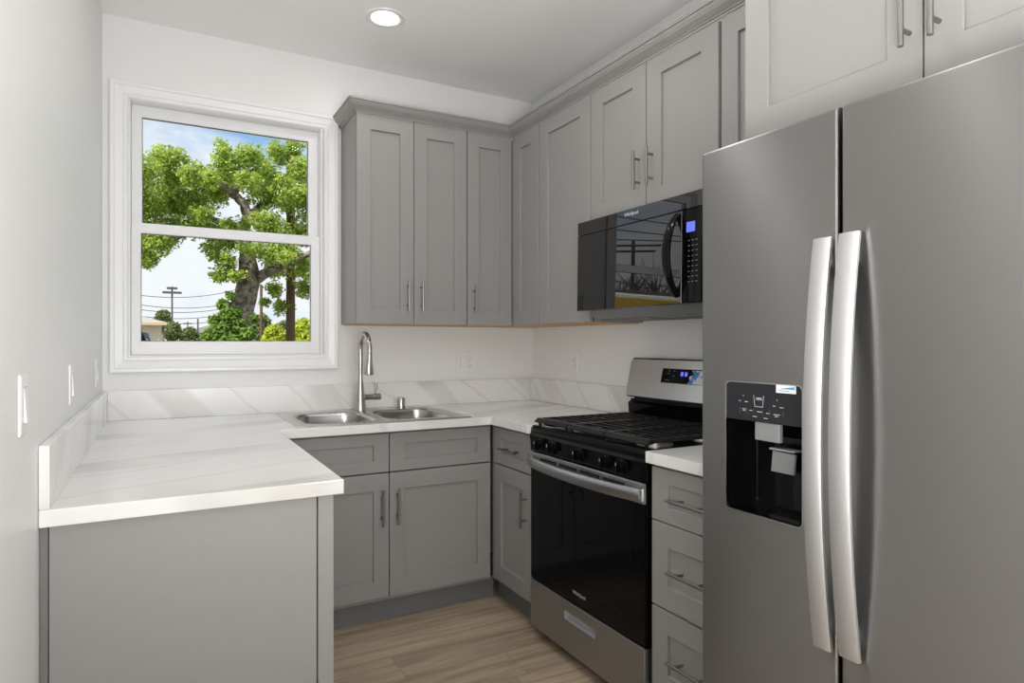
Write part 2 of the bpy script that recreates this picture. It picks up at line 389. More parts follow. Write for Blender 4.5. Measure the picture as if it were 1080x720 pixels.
# window_1: casing, jamb, sashes, panes
win = bpy.data.objects.new('window_1', None); COL.objects.link(win); win.location = (0.54, 0, 1.2); win['kind'] = 'structure'
bm = bmesh.new()
frame_profile(bm, facing('-y', 0.0), 0.027, 1.068, 1.134, 2.483,
              [(0, 0), (0, 0.020), (0.004, 0.024), (0.018, 0.024), (0.022, 0.019), (0.036, 0.017), (0.052, 0.015), (0.056, 0.010), (0.060, 0.013), (0.070, 0.013), (0.074, 0.008), (0.078, 0.0)])
obj('casing', bm, M_trim, win)
bm = bmesh.new()
frame_profile(bm, facing('+y', 0.0), 0.098, 0.988, 1.203, 2.419, [(0, -0.004), (0, 0.155), (0.014, 0.155), (0.014, 0.022), (0.010, 0.016), (0.010, -0.004)])
obj('jamb', bm, M_vinyl, win)
def sash(name, x0, x1, z0, z1, y, gl, parent, th=0.03):
    bm = bmesh.new(); M = facing('-y', y+th)
    Ls = [loop_rect(bm, M, x0, x1, z0, z1, 0), loop_rect(bm, M, x0, x1, z0, z1, th), loop_rect(bm, M, gl[0]-.004, gl[1]+.004, gl[2]-.004, gl[3]+.004, th),
          loop_rect(bm, M, gl[0], gl[1], gl[2], gl[3], th-0.005), loop_rect(bm, M, gl[0], gl[1], gl[2], gl[3], 0)]
    for A, B in zip(Ls, Ls[1:]+Ls[:1]): bridge(bm, A, B)
    s = obj(name, bm, M_vinyl, parent)
    g = obj('pane', box(gl[0]-.003, gl[1]+.003, y+th*.5, y+th*.5+.004, gl[2]-.003, gl[3]+.003), M_pane, s)
    gk = bmesh.new(); frame_profile(gk, facing('-y', y+th*.5), gl[0], gl[1], gl[2], gl[3], [(0, 0), (0.0018, 0), (0.0018, 0.010), (0, 0.010)])
    obj('gasket', gk, M_dark, s)
    return s
sash('upper_sash', 0.114, 0.974, 1.80, 2.404, 0.055, (0.157, 0.924, 1.846, 2.348), win)
sash('lower_sash', 0.114, 0.974, 1.218, 1.837, 0.018, (0.153, 0.931, 1.281, 1.790), win)

# ------------------------------------------------------------------ worktops
SPL = 1.053
CZ0, CZ1 = 0.877, 0.915
XE = 0.654; YE = -0.708; XRR = 1.632
HX0, HX1, HY0, HY1 = 0.765, 1.515, -0.655, -0.175   # sink cut-out
ct = thing('countertop', 'white veined quartz worktop wrapping three walls round the sink', 'countertop', (0.3, -0.3, CZ0))
ins = lambda x, y: ((x < XE) or (y > YE) or (x > XRR and y > -1.058)) and not (HX0 < x < HX1 and HY0 < y < HY1)
bm = grid_slab([0.001, XE, HX0, HX1, XRR, W-0.001], [-1.775, -1.058, YE, HY0, HY1, -0.001], ins, CZ0, CZ1)
o = obj('slab', bm, M_quartz, ct)
bv = o.modifiers.new('bevel', 'BEVEL'); bv.width = 0.0025; bv.segments = 2; bv.limit_method = 'ANGLE'
s = obj('backsplash', box(0.021, W-0.021, -0.021, -0.001, CZ1+.0003, SPL, 0.0015), M_quartz_splash, ct)
s = obj('backsplash', box(0.001, 0.0208, -1.773, -0.001, CZ1+.0003, SPL, 0.0015), M_quartz_side, ct)
s = obj('backsplash', box(W-0.0208, W-0.001, -1.056, -0.001, CZ1+.0003, SPL, 0.0015), M_quartz_side, ct)
ct2 = thing('countertop', 'short white quartz worktop between the black range and the fridge', 'countertop', (1.95, -2.0, CZ0))
o = obj('slab', box(1.640, W-0.001, -2.25, -1.8195, CZ0, CZ1, 0.002), M_quartz, ct2)
obj('backsplash', box(W-0.0208, W-0.001, -2.25, -1.8195, CZ1+.0003, SPL, 0.0015), M_quartz_side, ct2)

# ------------------------------------------------------------------ base cabinets
def carcass(bm, x0, x1, y0, y1, z0, z1): return bx(bm, x0, x1, y0, y1, z0, z1)
DH = 0.864   # top of fronts
# sink base (faces -y)
FY = -0.660
sb = thing('sink_base_cabinet', 'grey base cabinet under the sink with two doors and two false fronts', 'cabinet', (1.15, -0.33, 0))
bm = bmesh.new(); bx(bm, 0.66, 1.664, FY+0.020, -0.60+0.0, 0.105, CZ0-.001)          # face frame
bx(bm, 0.66, 0.68, -0.60, -0.003, 0.105, CZ0-.001); bx(bm, 1.642, 1.662, -0.60, -0.003, 0.105, CZ0-.001); bx(bm, 0.68, 1.642, -0.60, -0.003, 0.105, 0.125)
obj('carcass', bm, M_cab, sb)
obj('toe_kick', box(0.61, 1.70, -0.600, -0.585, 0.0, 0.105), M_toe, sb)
My = facing('-y', FY+0.0195)
g = 0.0022
obj('gap_shade_strip', box(0.655, 1.657, FY+0.016, FY+0.0195, 0.12, DH), M_dark, sb)  # black strip behind the fronts, shade painted into their gaps
for (a, b_) in ((0.645, 1.1385), (1.1425, 1.654)):
    f = obj('false_front', shaker(My, a, b_, 0.690, DH, w=0.069, wz=0.050), M_cab, sb)
for (a, b_, hx) in ((0.645, 1.1385, 1.104), (1.1425, 1.654, 1.176)):
    d = obj('door', shaker(My, a, b_, 0.123, 0.684, w=0.069, wz=0.076), M_cab, sb)
    obj('handle', bar_pull(My, hx, 0.533, 0.165), M_pull, d)
# peninsula run on the left wall (faces +x)
pn = thing('peninsula_cabinet', 'grey base cabinet run on the left wall with a flat end panel', 'cabinet', (0.3, -1.1, 0))
bm = bmesh.new(); bx(bm, 0.018, 0.59, -1.7425, -0.66, 0.0, CZ0-.001)
obj('carcass', bm, M_cab, pn)
obj('end_panel', box(0.017, 0.5885, -1.752, -1.743, 0, CZ0-.004, 0.001), M_cab, pn)
obj('face_frame_stile', box(0.5915, 0.632, -1.7545, -1.7, 0.0, CZ0-.004, 0.0015), M_cab, pn)
obj('scribe_strip', box(0.0015, 0.0155, -1.7545, -1.70, 0, CZ0-.004), M_toe, pn)
Mp = facing('+x', 0.592)
bm = box(0.56, 0.5915, -1.6995, -0.672, 0.105, CZ0-.001); obj('face_frame', bm, M_cab, pn)
for (a, b_) in ((-1.695, -1.20), (-1.196, -0.70)):
    d = obj('drawer', shaker(Mp, a, b_, 0.690, DH, w=0.069, wz=0.05), M_cab, pn); obj('handle', bar_pull(Mp, (a+b_)/2, 0.775, 0.165, False), M_pull, d)
    d = obj('door', shaker(Mp, a, b_, 0.123, 0.684, w=0.069), M_cab, pn); obj('handle', bar_pull(Mp, b_-0.035, 0.533, 0.165), M_pull, d)
# cabinet left of the range (faces -x)
FX = 1.665
cb = thing('corner_base_cabinet', 'narrow grey base cabinet with one drawer and door left of the range', 'cabinet', (1.95, -0.85, 0))
obj('carcass', box(FX+0.020, W-0.003, -1.052, -0.62, 0.105, CZ0-.001), M_cab, cb)
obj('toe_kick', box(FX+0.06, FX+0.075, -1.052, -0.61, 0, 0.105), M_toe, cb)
obj('gap_shade_strip', box(FX+0.0165, FX+0.0199, -1.048, -0.670, 0.12, DH), M_dark, cb)
Mx = facing('-x', FX+0.0195)
d = obj('drawer', shaker(Mx, -1.046, -0.669, 0.690, DH, w=0.080, wz=0.050), M_cab, cb)
obj('handle', bar_pull(Mx, -0.862, 0.771, 0.160, False), M_pull, d)
d = obj('door', shaker(Mx, -1.046, -0.669, 0.123, 0.684, w=0.078, wz=0.076), M_cab, cb)
obj('handle', bar_pull(Mx, -0.995, 0.528, 0.155), M_pull, d)
# drawer base right of the range
db = thing('drawer_base_cabinet', 'grey three-drawer base cabinet squeezed between range and fridge', 'cabinet', (1.95, -2.0, 0))
obj('carcass', box(FX+0.020, W-0.003, -2.245, -1.821, 0.105, CZ0-.001), M_cab, db)
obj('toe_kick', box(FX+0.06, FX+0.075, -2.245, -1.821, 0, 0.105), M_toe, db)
obj('gap_shade_strip', box(FX+0.0165, FX+0.0199, -2.215, -1.826, 0.12, DH), M_dark, db)
for (z0, z1, wz) in ((0.690, DH, 0.048), (0.410, 0.686, 0.074), (0.123, 0.404, 0.074)):
    d = obj('drawer', shaker(Mx, -2.222, -1.8225, z0, z1, w=0.074, wz=wz), M_cab, db)
    obj('handle', bar_pull(Mx, -2.012, (z0+z1)/2-0.003, 0.17, False), M_pull, d)

# ------------------------------------------------------------------ wall cabinets
UZ0, UZ1 = 1.366, 2.425
UY = -0.312; UX = 1.968
ZD0, ZD1 = UZ0+0.003, UZ1-0.004
Myu = facing('-y', UY+0.0195); Mxu = facing('-x', UX+0.0195)
def upper(name, label, x0, x1, y0, y1, z0=UZ0, z1=UZ1, under=True):
    c = thing(name, label, 'cabinet', ((x0+x1)/2, (y0+y1)/2, z0))
    obj('carcass', box(x0, x1, y0, y1, z0+0.004, z1), M_cab, c)
    if under: obj('bottom_panel', box(x0+0.012, x1-0.012, y0+0.012, y1-0.012, z0, z0+0.0035), M_wood, c)
    return c
c = upper('wall_cabinet', 'grey two-door wall cabinet beside the window', 1.086, 1.689, UY+0.0205, -0.002)
obj('gap_shade_strip', box(1.0862, 1.690, UY+0.0165, UY+0.020, ZD0+.004, ZD1-.004), M_dark, c)
for a, b_, hx in ((1.0865, 1.3845, 1.349), (1.3875, 1.688, 1.424)):
    d = obj('door', shaker(Myu, a, b_, ZD0, ZD1, w=0.0715, wz=0.075), M_cab, c); obj('handle', bar_pull(Myu, hx, 1.515, 0.157), M_pull, d)
c = upper('wall_cabinet', 'narrow grey single-door wall cabinet at the back wall corner', 1.6915, 1.966, UY+0.0205, -0.002)
obj('gap_shade_strip', box(1.6902, 1.9675, UY+0.0165, UY+0.020, ZD0+.004, ZD1-.004), M_dark, c)
d = obj('door', shaker(Myu, 1.6935, 1.966, ZD0, ZD1, w=0.0685, wz=0.075), M_cab, c); obj('handle', bar_pull(Myu, 1.728, 1.507, 0.157), M_pull, d)
c = upper('wall_cabinet', 'narrow grey handleless wall cabinet at the start of the right wall', UX+0.0205, W-0.002, -0.5985, -0.003)
obj('gap_shade_strip', box(UX+0.0165, UX+0.020, -0.600, -0.314, ZD0+.004, ZD1-.004), M_dark, c)
obj('door', shaker(Mxu, -0.5950, -0.3135, ZD0, ZD1, w=0.086, wz=0.075), M_cab, c)
c = upper('wall_cabinet', 'tall grey wall cabinet with one plain door left of the microwave', UX+0.0205, W-0.002, -1.0565, -0.6005)
obj('gap_shade_strip', box(UX+0.0165, UX+0.020, -1.058, -0.6002, ZD0+.004, ZD1-.004), M_dark, c)
obj('door', shaker(Mxu, -1.0530, -0.6035, ZD0, ZD1, w=0.082, wz=0.075), M_cab, c)
MZ1 = 1.818
c = upper('wall_cabinet', 'short grey two-door wall cabinet above the microwave', UX+0.0205, W-0.002, -1.8275, -1.0585, MZ1+0.001, UZ1, False)
obj('gap_shade_strip', box(UX+0.0165, UX+0.020, -1.838, -1.0582, MZ1+.006, ZD1-.004), M_dark, c)
for a, b_, hy in ((-1.4385, -1.0615, -1.402), (-1.8270, -1.4445, -1.482)):
    d = obj('door', shaker(Mxu, a, b_, MZ1+0.004, ZD1, w=0.083, wz=0.074), M_cab, c); obj('handle', bar_pull(Mxu, hy, 1.984, 0.157), M_pull, d)
c = upper('wall_cabinet', 'grey wall cabinet partly hidden between microwave and fridge cabinet', UX+0.0205, W-0.002, -2.2665, -1.8400)
obj('door', shaker(Mxu, -2.2645, -1.8415, ZD0, ZD1, w=0.072, wz=0.075), M_cab, c)
# deep cabinet over the fridge
OX = 1.596; OZ = 1.808
Mo = facing('-x', OX+0.0195)
c = upper('over_fridge_cabinet', 'deep grey two-door wall cabinet above the fridge', OX+0.0205, W-0.002, -3.184, -2.2685, OZ, UZ1)
obj('gap_shade_strip', box(OX+0.0165, OX+0.020, -3.18, -2.272, OZ+.006, ZD1-.004), M_dark, c)
for a, b_, hy in ((-2.7215, -2.2695, -2.697), (-3.182, -2.7255, -2.755)):
    d = obj('door', shaker(Mo, a, b_, OZ+0.001, ZD1, w=0.0725 if 0 else 0.072, wz=0.072), M_cab, c); obj('handle', bar_pull(Mo, hy, 1.967, 0.165), M_pull, d)
# crown moulding
def crown(name, path, mat_, label):
    prof = [(0.0, -0.004), (0.004, -0.004), (0.006, 0.004), (0.012, 0.006), (0.012, 0.010), (0.018, 0.013), (0.032, 0.024), (0.040, 0.036), (0.042, 0.044), (0.048, 0.045), (0.048, 0.054), (0.0, 0.054)]
    bm = bmesh.new(); P = [Vector(p) for p in path]; n_ = len(P); rings = []
    for i in range(n_):
        def nrm(a, b_): t_ = (b_-a).normalized(); return Vector((-t_.y, t_.x))*-1
        if i == 0: o_ = nrm(P[0], P[1])
        elif i == n_-1: o_ = nrm(P[-2], P[-1])
        else:
            a = nrm(P[i-1], P[i]); b2 = nrm(P[i], P[i+1]); o_ = (a+b2)/(1+a.dot(b2))
        rings.append([bm.verts.new((P[i].x+o_.x*d_, P[i].y+o_.y*d_, UZ1+z_)) for d_, z_ in prof])
    for A, B in zip(rings[:-1], rings[1:]): bridge(bm, A, B)
    bm.faces.new(rings[0]); bm.faces.new(rings[-1])
    o = obj(name, bm, mat_); return tag(o, label, 'moulding')
crown('crown_moulding', [(1.085, -0.001), (1.085, UY), (UX, UY), (UX, -2.2675), (OX, -2.2675), (OX, -3.184)], M_crown, 'grey crown moulding running along the tops of the wall cabinets')

# ------------------------------------------------------------------ sink, faucet, air gap
sk = thing('sink', 'double-bowl stainless steel drop-in sink', 'sink', (1.14, -0.4, CZ1))
SX0, SX1, SY0, SY1 = 0.742, 1.54, -0.675, -0.118
bowls = [(0.788, 1.118, -0.630, -0.205), (1.160, 1.496, -0.630, -0.205)]
def bowl_pts(x0, x1, y0, y1, r, k=7): return round_rect(x0, x1, y0, y1, r, k)
bm = bmesh.new(); zt = CZ1+0.0055
# rim: deck split at the middle, each half a plate with a rounded hole
mid = 1.139; k = 7
for (ax0, ax1), bw in (((SX0, mid), bowls[0]), ((mid, SX1), bowls[1])):
    O = [bm.verts.new((x_, y_, zt)) for x_, y_ in ((ax1, SY1), (ax0, SY1), (ax0, SY0), (ax1, SY0))]
    lv = []
    for ins_, z_ in ((0.0, zt), (0.004, zt-0.003), (0.008, zt-0.012)):
        lv.append([bm.verts.new((x_, y_, z_)) for x_, y_ in bowl_pts(bw[0]+ins_, bw[1]-ins_, bw[2]+ins_, bw[3]-ins_, 0.085-ins_, k)])
    I = lv[0]; n_ = k+1
    for c_ in range(4):
        for i in range(k): bm.faces.new((O[c_], I[c_*n_+i], I[c_*n_+i+1]))
        bm.faces.new((O[c_], I[c_*n_+k], I[((c_+1) % 4)*n_], O[(c_+1) % 4]))
    bridge(bm, lv[0], lv[1]); bridge(bm, lv[1], lv[2])
bmesh.ops.remove_doubles(bm, verts=bm.verts, dist=1e-5)
R0 = [bm.verts.new(p) for p in ((SX0, SY0, zt), (SX1, SY0, zt), (SX1, SY1, zt), (SX0, SY1, zt))]
R1 = [bm.verts.new(p) for p in ((SX0-.005, SY0-.005, CZ1+.0005), (SX1+.005, SY0-.005, CZ1+.0005), (SX1+.005, SY1+.005, CZ1+.0005), (SX0-.005, SY1+.005, CZ1+.0005))]
bridge(bm, R0, R1)
obj('rim', bm, M_sinkst, sk, smooth=True)
for bw in bowls:
    bm = bmesh.new(); lv = []
    for ins_, z_, r_ in ((0.008, zt-0.012, 0.077), (0.014, zt-0.06, 0.075), (0.018, zt-0.14, 0.07), (0.035, zt-0.17, 0.06), (0.06, zt-0.178, 0.05)):
        lv.append([bm.verts.new((x_, y_, z_)) for x_, y_ in bowl_pts(bw[0]+ins_, bw[1]-ins_, bw[2]+ins_, bw[3]-ins_, r_, k)])
    for A, B in zip(lv[:-1], lv[1:]): bridge(bm, A, B)
    bm.faces.new(lv[-1])
    bo = obj('bowl', bm, M_sinkst, sk, smooth=True, recalc=False)
    cx_, cy_ = (bw[0]+bw[1])/2, (bw[2]+bw[3])/2
    obj('drain', lathe(bmesh.new(), (cx_, cy_, zt-0.1775), (0, 0, 1), [(0, 0.045), (0.003, 0.045), (0.004, 0.038), (0.001, 0.03), (0.001, 0.0)]), M_nickel, bo, smooth=True)
fc = thing('faucet', 'brushed nickel gooseneck pull-down faucet behind the sink', 'faucet', (1.150, -0.150, zt))
fx, fy = 1.150, -0.150
bm = bmesh.new(); lathe(bm, (fx, fy, zt), (0, 0, 1), [(0, 0.0), (0, 0.031), (0.012, 0.031), (0.03, 0.027), (0.08, 0.0215), (0.125, 0.017), (0.15, 0.0145)], 24)
obj('base', bm, M_nickel, fc, smooth=True)
pts = [(fx, fy, zt+0.148), (fx, fy, zt+0.22), (fx, fy, zt+0.30)]
R_ = 0.083; zc = zt+0.315
for i in range(17):
    a = PI - i*(PI*1.08)/16
    pts.append((fx, fy-R_-R_*math.cos(a)*1.0 if False else fy-(R_+R_*math.cos(a)), zc+R_*math.sin(a)))
obj('spout', tube(bmesh.new(), pts, 0.0125, 16), M_nickel, fc, smooth=True)
p_end = Vector(pts[-1]); dr = (Vector(pts[-1])-Vector(pts[-2])).normalized()
obj('spray_head', lathe(bmesh.new(), p_end-dr*0.004, dr, [(0, 0.013), (0.004, 0.0145), (0.03, 0.0155), (0.075, 0.022), (0.098, 0.026), (0.104, 0.026), (0.106, 0.022), (0.106, 0.0)], 24), M_nickel, fc, smooth=True)
bm = bmesh.new(); lathe(bm, (fx+0.012, fy, zt+0.067), (1, 0, 0), [(0, 0.0145), (0.055, 0.0145), (0.058, 0.013), (0.060, 0.0165), (0.094, 0.0165), (0.098, 0.012), (0.099, 0)], 20)
lv_ = obj('valve', bm, M_nickel, fc, smooth=True)
obj('lever', tube(bmesh.new(), [(fx+0.080, fy, zt+0.078), (fx+0.081, fy, zt+0.10), (fx+0.084, fy, zt+0.145)], [0.0045, 0.0065, 0.0085], 12), M_nickel, fc, smooth=True)
ag = obj('air_gap', lathe(bmesh.new(), (1.372, -0.15, zt), (0, 0, 1), [(0, 0), (0, 0.025), (0.005, 0.025), (0.006, 0.021), (0.050, 0.021), (0.056, 0.018), (0.057, 0.0)], 24), M_nickel, None, smooth=True)
tag(ag, 'short brushed nickel air gap cap on the sink deck right of the faucet', 'air gap')

# ------------------------------------------------------------------ range
RY0, RY1 = -1.8135, -1.0605; RX = 1.645
rg = thing('range', 'freestanding gas range with black oven glass and stainless handle', 'range', (1.95, -1.437, 0))
bm = bmesh.new(); bx(bm, 1.69, 2.262, RY0+0.0, RY1, 0.05, 0.895); obj('body', bm, M_blkpl, rg)
bm = bmesh.new()
prism(bm, [(RX+0.004, 0.806), (RX-0.002, 0.872), (RX+0.002, 0.884), (RX+0.004, 0.902), (RX+0.014, 0.914), (1.70, 0.914), (1.70, 0.806)], 'y', RY0, RY1)
cp = obj('control_panel', bm, M_blk, rg)
for dy in (0.288, 0.188, 0.0, -0.170, -0.262):
    y_ = -1.437+dy; z_ = 0.842
    bm = bmesh.new(); lathe(bm, (RX+0.003, y_, z_), (-1, 0, -0.06), [(0, 0.026), (0.004, 0.026), (0.006, 0.021), (0.022, 0.0185), (0.024, 0.016), (0.024, 0)], 24)
    kb = obj('knob', bm, M_blk, rg, smooth=True)
    obj('grip', box(RX-0.034, RX-0.015, y_-0.0055, y_+0.0055, z_-0.019, z_+0.021, 0.003), M_blk, kb)
    obj('pointer', box(RX-0.0352, RX-0.0335, y_-0.001, y_+0.001, z_+0.006, z_+0.017), M_logo, kb)
    for q_ in (0.033, -0.033): obj('dial_mark', box(RX+0.0005, RX+0.0022, y_+q_-0.003, y_+q_+0.003, z_+0.010, z_+0.013), M_key, rg)
# cooktop with raised rim
bm = bmesh.new()
frame_profile(bm, lambda u, v, d: Vector((u, v, 0.895+d)), 1.66, 2.200, RY0, RY1, [(0, 0), (0, 0.017), (0.004, 0.020), (0.014, 0.020), (0.022, 0.013)], False)
bx(bm, 1.68, 2.18, RY0+.02, RY1-.02, 0.896, 0.907)
obj('cooktop', bm, M_blk, rg)
M_burn = mat('burner_aluminium', (0.55, 0.54, 0.52), 0.35, 0.9)
for (x_, y_, r_) in ((1.80, -1.19, 0.046), (2.05, -1.19, 0.036), (1.80, -1.685, 0.05), (2.05, -1.685, 0.036), (1.925, -1.437, 0.042)):
    bn = obj('burner', lathe(bmesh.new(), (x_, y_, 0.9072), (0, 0, 1), [(0, 0), (0, r_+0.016), (0.004, r_+0.014), (0.006, r_), (0.014, r_)], 28), M_burn, rg, smooth=True)
    obj('burner_cap', lathe(bmesh.new(), (x_, y_, 0.9212), (0, 0, 1), [(0, 0), (0, r_+0.002), (0.005, r_+0.002), (0.008, r_-0.004), (0.008, 0)], 28), M_iron, bn, smooth=True)
# three cast-iron grates side by side
gw = (RY1-RY0-0.02)/3
for gi in range(3):
    y0 = RY0+0.010+gi*gw+0.0015; y1 = y0+gw-0.003; x0, x1 = 1.662, 2.165
    bm = bmesh.new(); zt_, zb_ = 0.946, 0.932
    # outer frame with sloped front rail
    prism(bm, [(x0, zb_-0.004), (x0-0.004, zb_), (x0+0.014, zt_), (x0+0.030, zt_), (x0+0.030, zb_)], 'y', y0, y1)
    bx(bm, x1-0.014, x1, y0, y1, zb_, zt_, 0.001, 1)
    for (ya, yb) in ((y0, y0+0.013), (y1-0.013, y1)): bx(bm, x0+0.02, x1-0.006, ya, yb, zb_, zt_, 0.001, 1)
    nb = 9
    for i in range(nb):
        xx = x0+0.050+i*(x1-x0-0.075)/(nb-0.4)
        bx(bm, xx, xx+0.0085, y0+0.005, y1-0.005, zb_+0.002, zt_-0.001, 0.001, 1)
    ym = (y0+y1)/2
    bx(bm, x0+0.03, x0+0.090, ym-0.006, ym+0.006, zb_, zt_-0.002); bx(bm, x1-0.09, x1, ym-0.006, ym+0.006, zb_, zt_-0.002)
    bx(bm, (x0+x1)/2-0.035, (x0+x1)/2+0.035, ym-0.006, ym+0.006, zb_, zt_-0.002)
    for xa in (x0+0.010, x1-0.02):
        for ya in (y0+0.012, y1-0.024):
            prism(bm, [(ya, zb_), (ya+0.012, zb_), (ya+0.009, 0.9085), (ya+0.003, 0.9085)], 'x', xa, xa+0.010)
    obj('grate', bm, M_iron, rg)
# backguard
bm = bmesh.new(); bx(bm, 2.200, 2.262, RY0+0.004, RY1-0.004, 0.895, 1.01)
prism(bm, [(2.200, 0.90), (2.190, 0.915), (2.184, 0.99), (2.196, 1.0), (2.22, 1.005)], 'y', RY0+0.004, RY1-0.004)
bx(bm, 2.215, 2.262, RY0+0.010, RY1-0.010, 1.0, 1.04)
bgp = obj('backguard', bm, M_blk, rg)
bm = bmesh.new(); k = 5
tl = round_rect(RY0-0.002, RY1+0.002, 1.026, 1.196, 0.016, k)
def bgX(z_): return 2.172+(z_-1.026)*0.235
A = [bm.verts.new((bgX(z_)+0.0, y_, z_)) for y_, z_ in tl]; B = [bm.verts.new((bgX(z_)+0.010, y_, z_)) for y_, z_ in tl]; 
bridge(bm, A, B); bm.faces.new(A); bm.faces.new(B)
obj('console', bm, M_steel2, rg)
bm = bmesh.new(); tl2 = round_rect(RY0-0.006, RY1+0.006, 1.020, 1.202, 0.020, k)
A = [bm.verts.new((bgX(z_)+0.006, y_, z_)) for y_, z_ in tl2]; B = [bm.verts.new((2.262, y_*0.97-0.045, min(max(z_, 1.03), 1.19))) for y_, z_ in tl2]
bridge(bm, A, B); bm.faces.new(A); bm.faces.new(B); obj('console_housing', bm, M_blkpl, rg)
Mb = lambda u, z, d: Vector((bgX(z)-d, u, z))
dp = obj('display', bx_ := (lambda b_: (frame_profile(b_, Mb, -1.605, -1.285, 1.097, 1.160, [(0, 0.0), (0, 0.0012), (0.1, 0.0012)][:2], False), b_.faces.new(loop_rect(b_, Mb, -1.605, -1.285, 1.097, 1.160, 0.0012)), b_)[2])(bmesh.new()), M_glassblk, rg)
def decal(name, M, u0, u1, z0, z1, d, mat_, parent):
    b_ = bmesh.new(); A = loop_rect(b_, M, u0, u1, z0, z1, d-0.0006); B = loop_rect(b_, M, u0, u1, z0, z1, d); bridge(b_, A, B); b_.faces.new(A); b_.faces.new(B)
    return obj(name, b_, mat_, parent)
decal('display_digit', Mb, -1.418, -1.403, 1.130, 1.147, 0.0022, M_blue, dp); decal('display_digit', Mb, -1.442, -1.427, 1.130, 1.147, 0.0022, M_blue, dp)
for (a, b_) in ((-1.325, 1.148), (-1.355, 1.149), (-1.325, 1.137), (-1.355, 1.127), (-1.312, 1.108), (-1.325, 1.108)):
    decal('key_print', Mb, a-0.012, a, b_, b_+0.003, 0.0022, M_key, dp)
M_film = mat('peeling_film', (0.55, 0.62, 0.68), 0.15)
n, l, b = nodes(M_film); nx = n.new('ShaderNodeTexNoise'); nx.inputs['Scale'].default_value = 30; rx = n.new('ShaderNodeValToRGB')
rx.color_ramp.elements[0].position = 0.40; rx.color_ramp.elements[0].color = (0.05, 0.22, 0.50, 1); rx.color_ramp.elements[1].position = 0.5; rx.color_ramp.elements[1].color = (0.62, 0.66, 0.68, 1)
t = n.new('ShaderNodeTexCoord'); l.new(t.outputs['Object'], nx.inputs['Vector']); l.new(nx.outputs[0], rx.inputs[0]); l.new(rx.outputs[0], b.inputs['Base Color'])
bm = bmesh.new(); pl = [(-1.450, 1.100), (-1.62, 1.096), (-1.62, 1.158), (-1.468, 1.156), (-1.480, 1.140), (-1.455, 1.128), (-1.462, 1.112)]
A = [bm.verts.new(Mb(*p, 0.002)) for p in pl]; B = [bm.verts.new(Mb(*p, 0.0032)) for p in pl]; bridge(bm, A, B); bm.faces.new(A); bm.faces.new(B)
obj('protective_film', bm, M_film, dp)
# oven door
DY0, DY1 = RY0+0.002, RY1-0.001
od = obj('oven_door', box(RX+0.002, 1.688, DY0, DY1, 0.256, 0.801, 0.003), M_glassblk, rg)
bm = bmesh.new(); bx(bm, RX-0.004, RX+0.006, DY0-0.0005, DY1+0.0005, 0.734, 0.803, 0.002)
obj('trim_strip', bm, M_steel2, od)
bm = bmesh.new()
for i in range(4):
    ya = DY0+0.10+i*0.145; bx(bm, RX-0.0055, RX-0.003, ya, ya+0.125, 0.776, 0.788)
obj('vent_slots', bm, M_dark, od)
def arc_bar(name, y0, y1, z0, z1, xe, xm, th, mat_, parent, n_=24):
    bm = bmesh.new(); rs = []
    for i in range(n_+1):
        s_ = i/n_; y_ = y0+(y1-y0)*s_; q = 1-(2*s_-1)**2; q = q**0.75
        x_ = xe+(xm-xe)*q
        b_ = 0.004
        rs.append([bm.verts.new(p) for p in ((x_+b_, y_, z0), (x_, y_, z0+b_), (x_-0.002, y_, (z0+z1)/2), (x_, y_, z1-b_), (x_+b_, y_, z1), (x_+th, y_, z1), (x_+th, y_, z0))])
    skin_rings(bm, rs); return obj(name, bm, mat_, parent, smooth=True)
arc_bar('handle', DY1, DY0+0.012, 0.742, 0.785, RX-0.016, RX-0.058, 0.012, M_oveh, od)
for ya in (DY0+0.006, DY1-0.016): obj('handle_bracket', box(RX-0.016, RX, ya, ya+0.016, 0.742, 0.785, 0.002), M_steel2, od)
Mr = facing('-x', RX+0.002)
text('brand_lettering', 'Whirlpool', 0.020, Mr, -1.4275, 0.300, 0.0, M_logo, od, flip=True)
bm = bmesh.new(); frame_profile(bm, Mr, DY0+0.075, DY1-0.075, 0.33, 0.70, [(0, 0.0002), (0, 0.0007), (0.002, 0.0007), (0.002, 0.0002)]); 
obj('window_border', bm, M_blkpl, od)
# bottom drawer
pl_, pk = holed_plate(facing('-x', RX+0.040), DY0, DY1, 0.047, 0.250, 0.040, (-1.535, -1.325, 0.172, 0.208), 0.010, 0.022, bev=0.004)
dw = obj('storage_drawer', pl_, M_steel, rg); obj('recessed_pull', pk, mat('drawer_pull_grey', (0.45, 0.46, 0.48), 0.45, 0.2), dw)
for y_ in (RY1-0.05, RY0+0.05):
    obj('foot', lathe(bmesh.new(), (1.72, y_, 0.0), (0, 0, 1), [(0, 0), (0, 0.022), (0.012, 0.022), (0.016, 0.012), (0.05, 0.012)], 16), M_blkpl, rg, smooth=True)

# ------------------------------------------------------------------ microwave
MX = 1.891; mY0, mY1 = -1.822, -1.061; mz0 = 1.417
mw = thing('microwave', 'black over-the-range microwave with mirror-like glass door', 'microwave', (2.1, -1.44, mz0))
obj('body', box(MX+0.042, W-0.003, mY0+0.002, mY1-0.002, mz0+0.002, MZ1-0.003), M_blkpl, mw)
tilt = 0.013
Mm = lambda u, z, d: Vector((MX+0.04-d+(z-mz0)*tilt, u, z))
def mwplate(name, u0, u1, z0, z1, m_, t_=0.04):
    b_ = bmesh.new(); Ls = [loop_rect(b_, Mm, u0, u1, z0, z1, 0.002), loop_rect(b_, Mm, u0, u1, z0, z1, t_-.002), loop_rect(b_, Mm, u0+.002, u1-.002, z0+.002, z1-.002, t_)]
    bridge(b_, Ls[0], Ls[1]); bridge(b_, Ls[1], Ls[2]); b_.faces.new(Ls[0]); b_.faces.new(Ls[2]); return obj(name, b_, m_, mw)
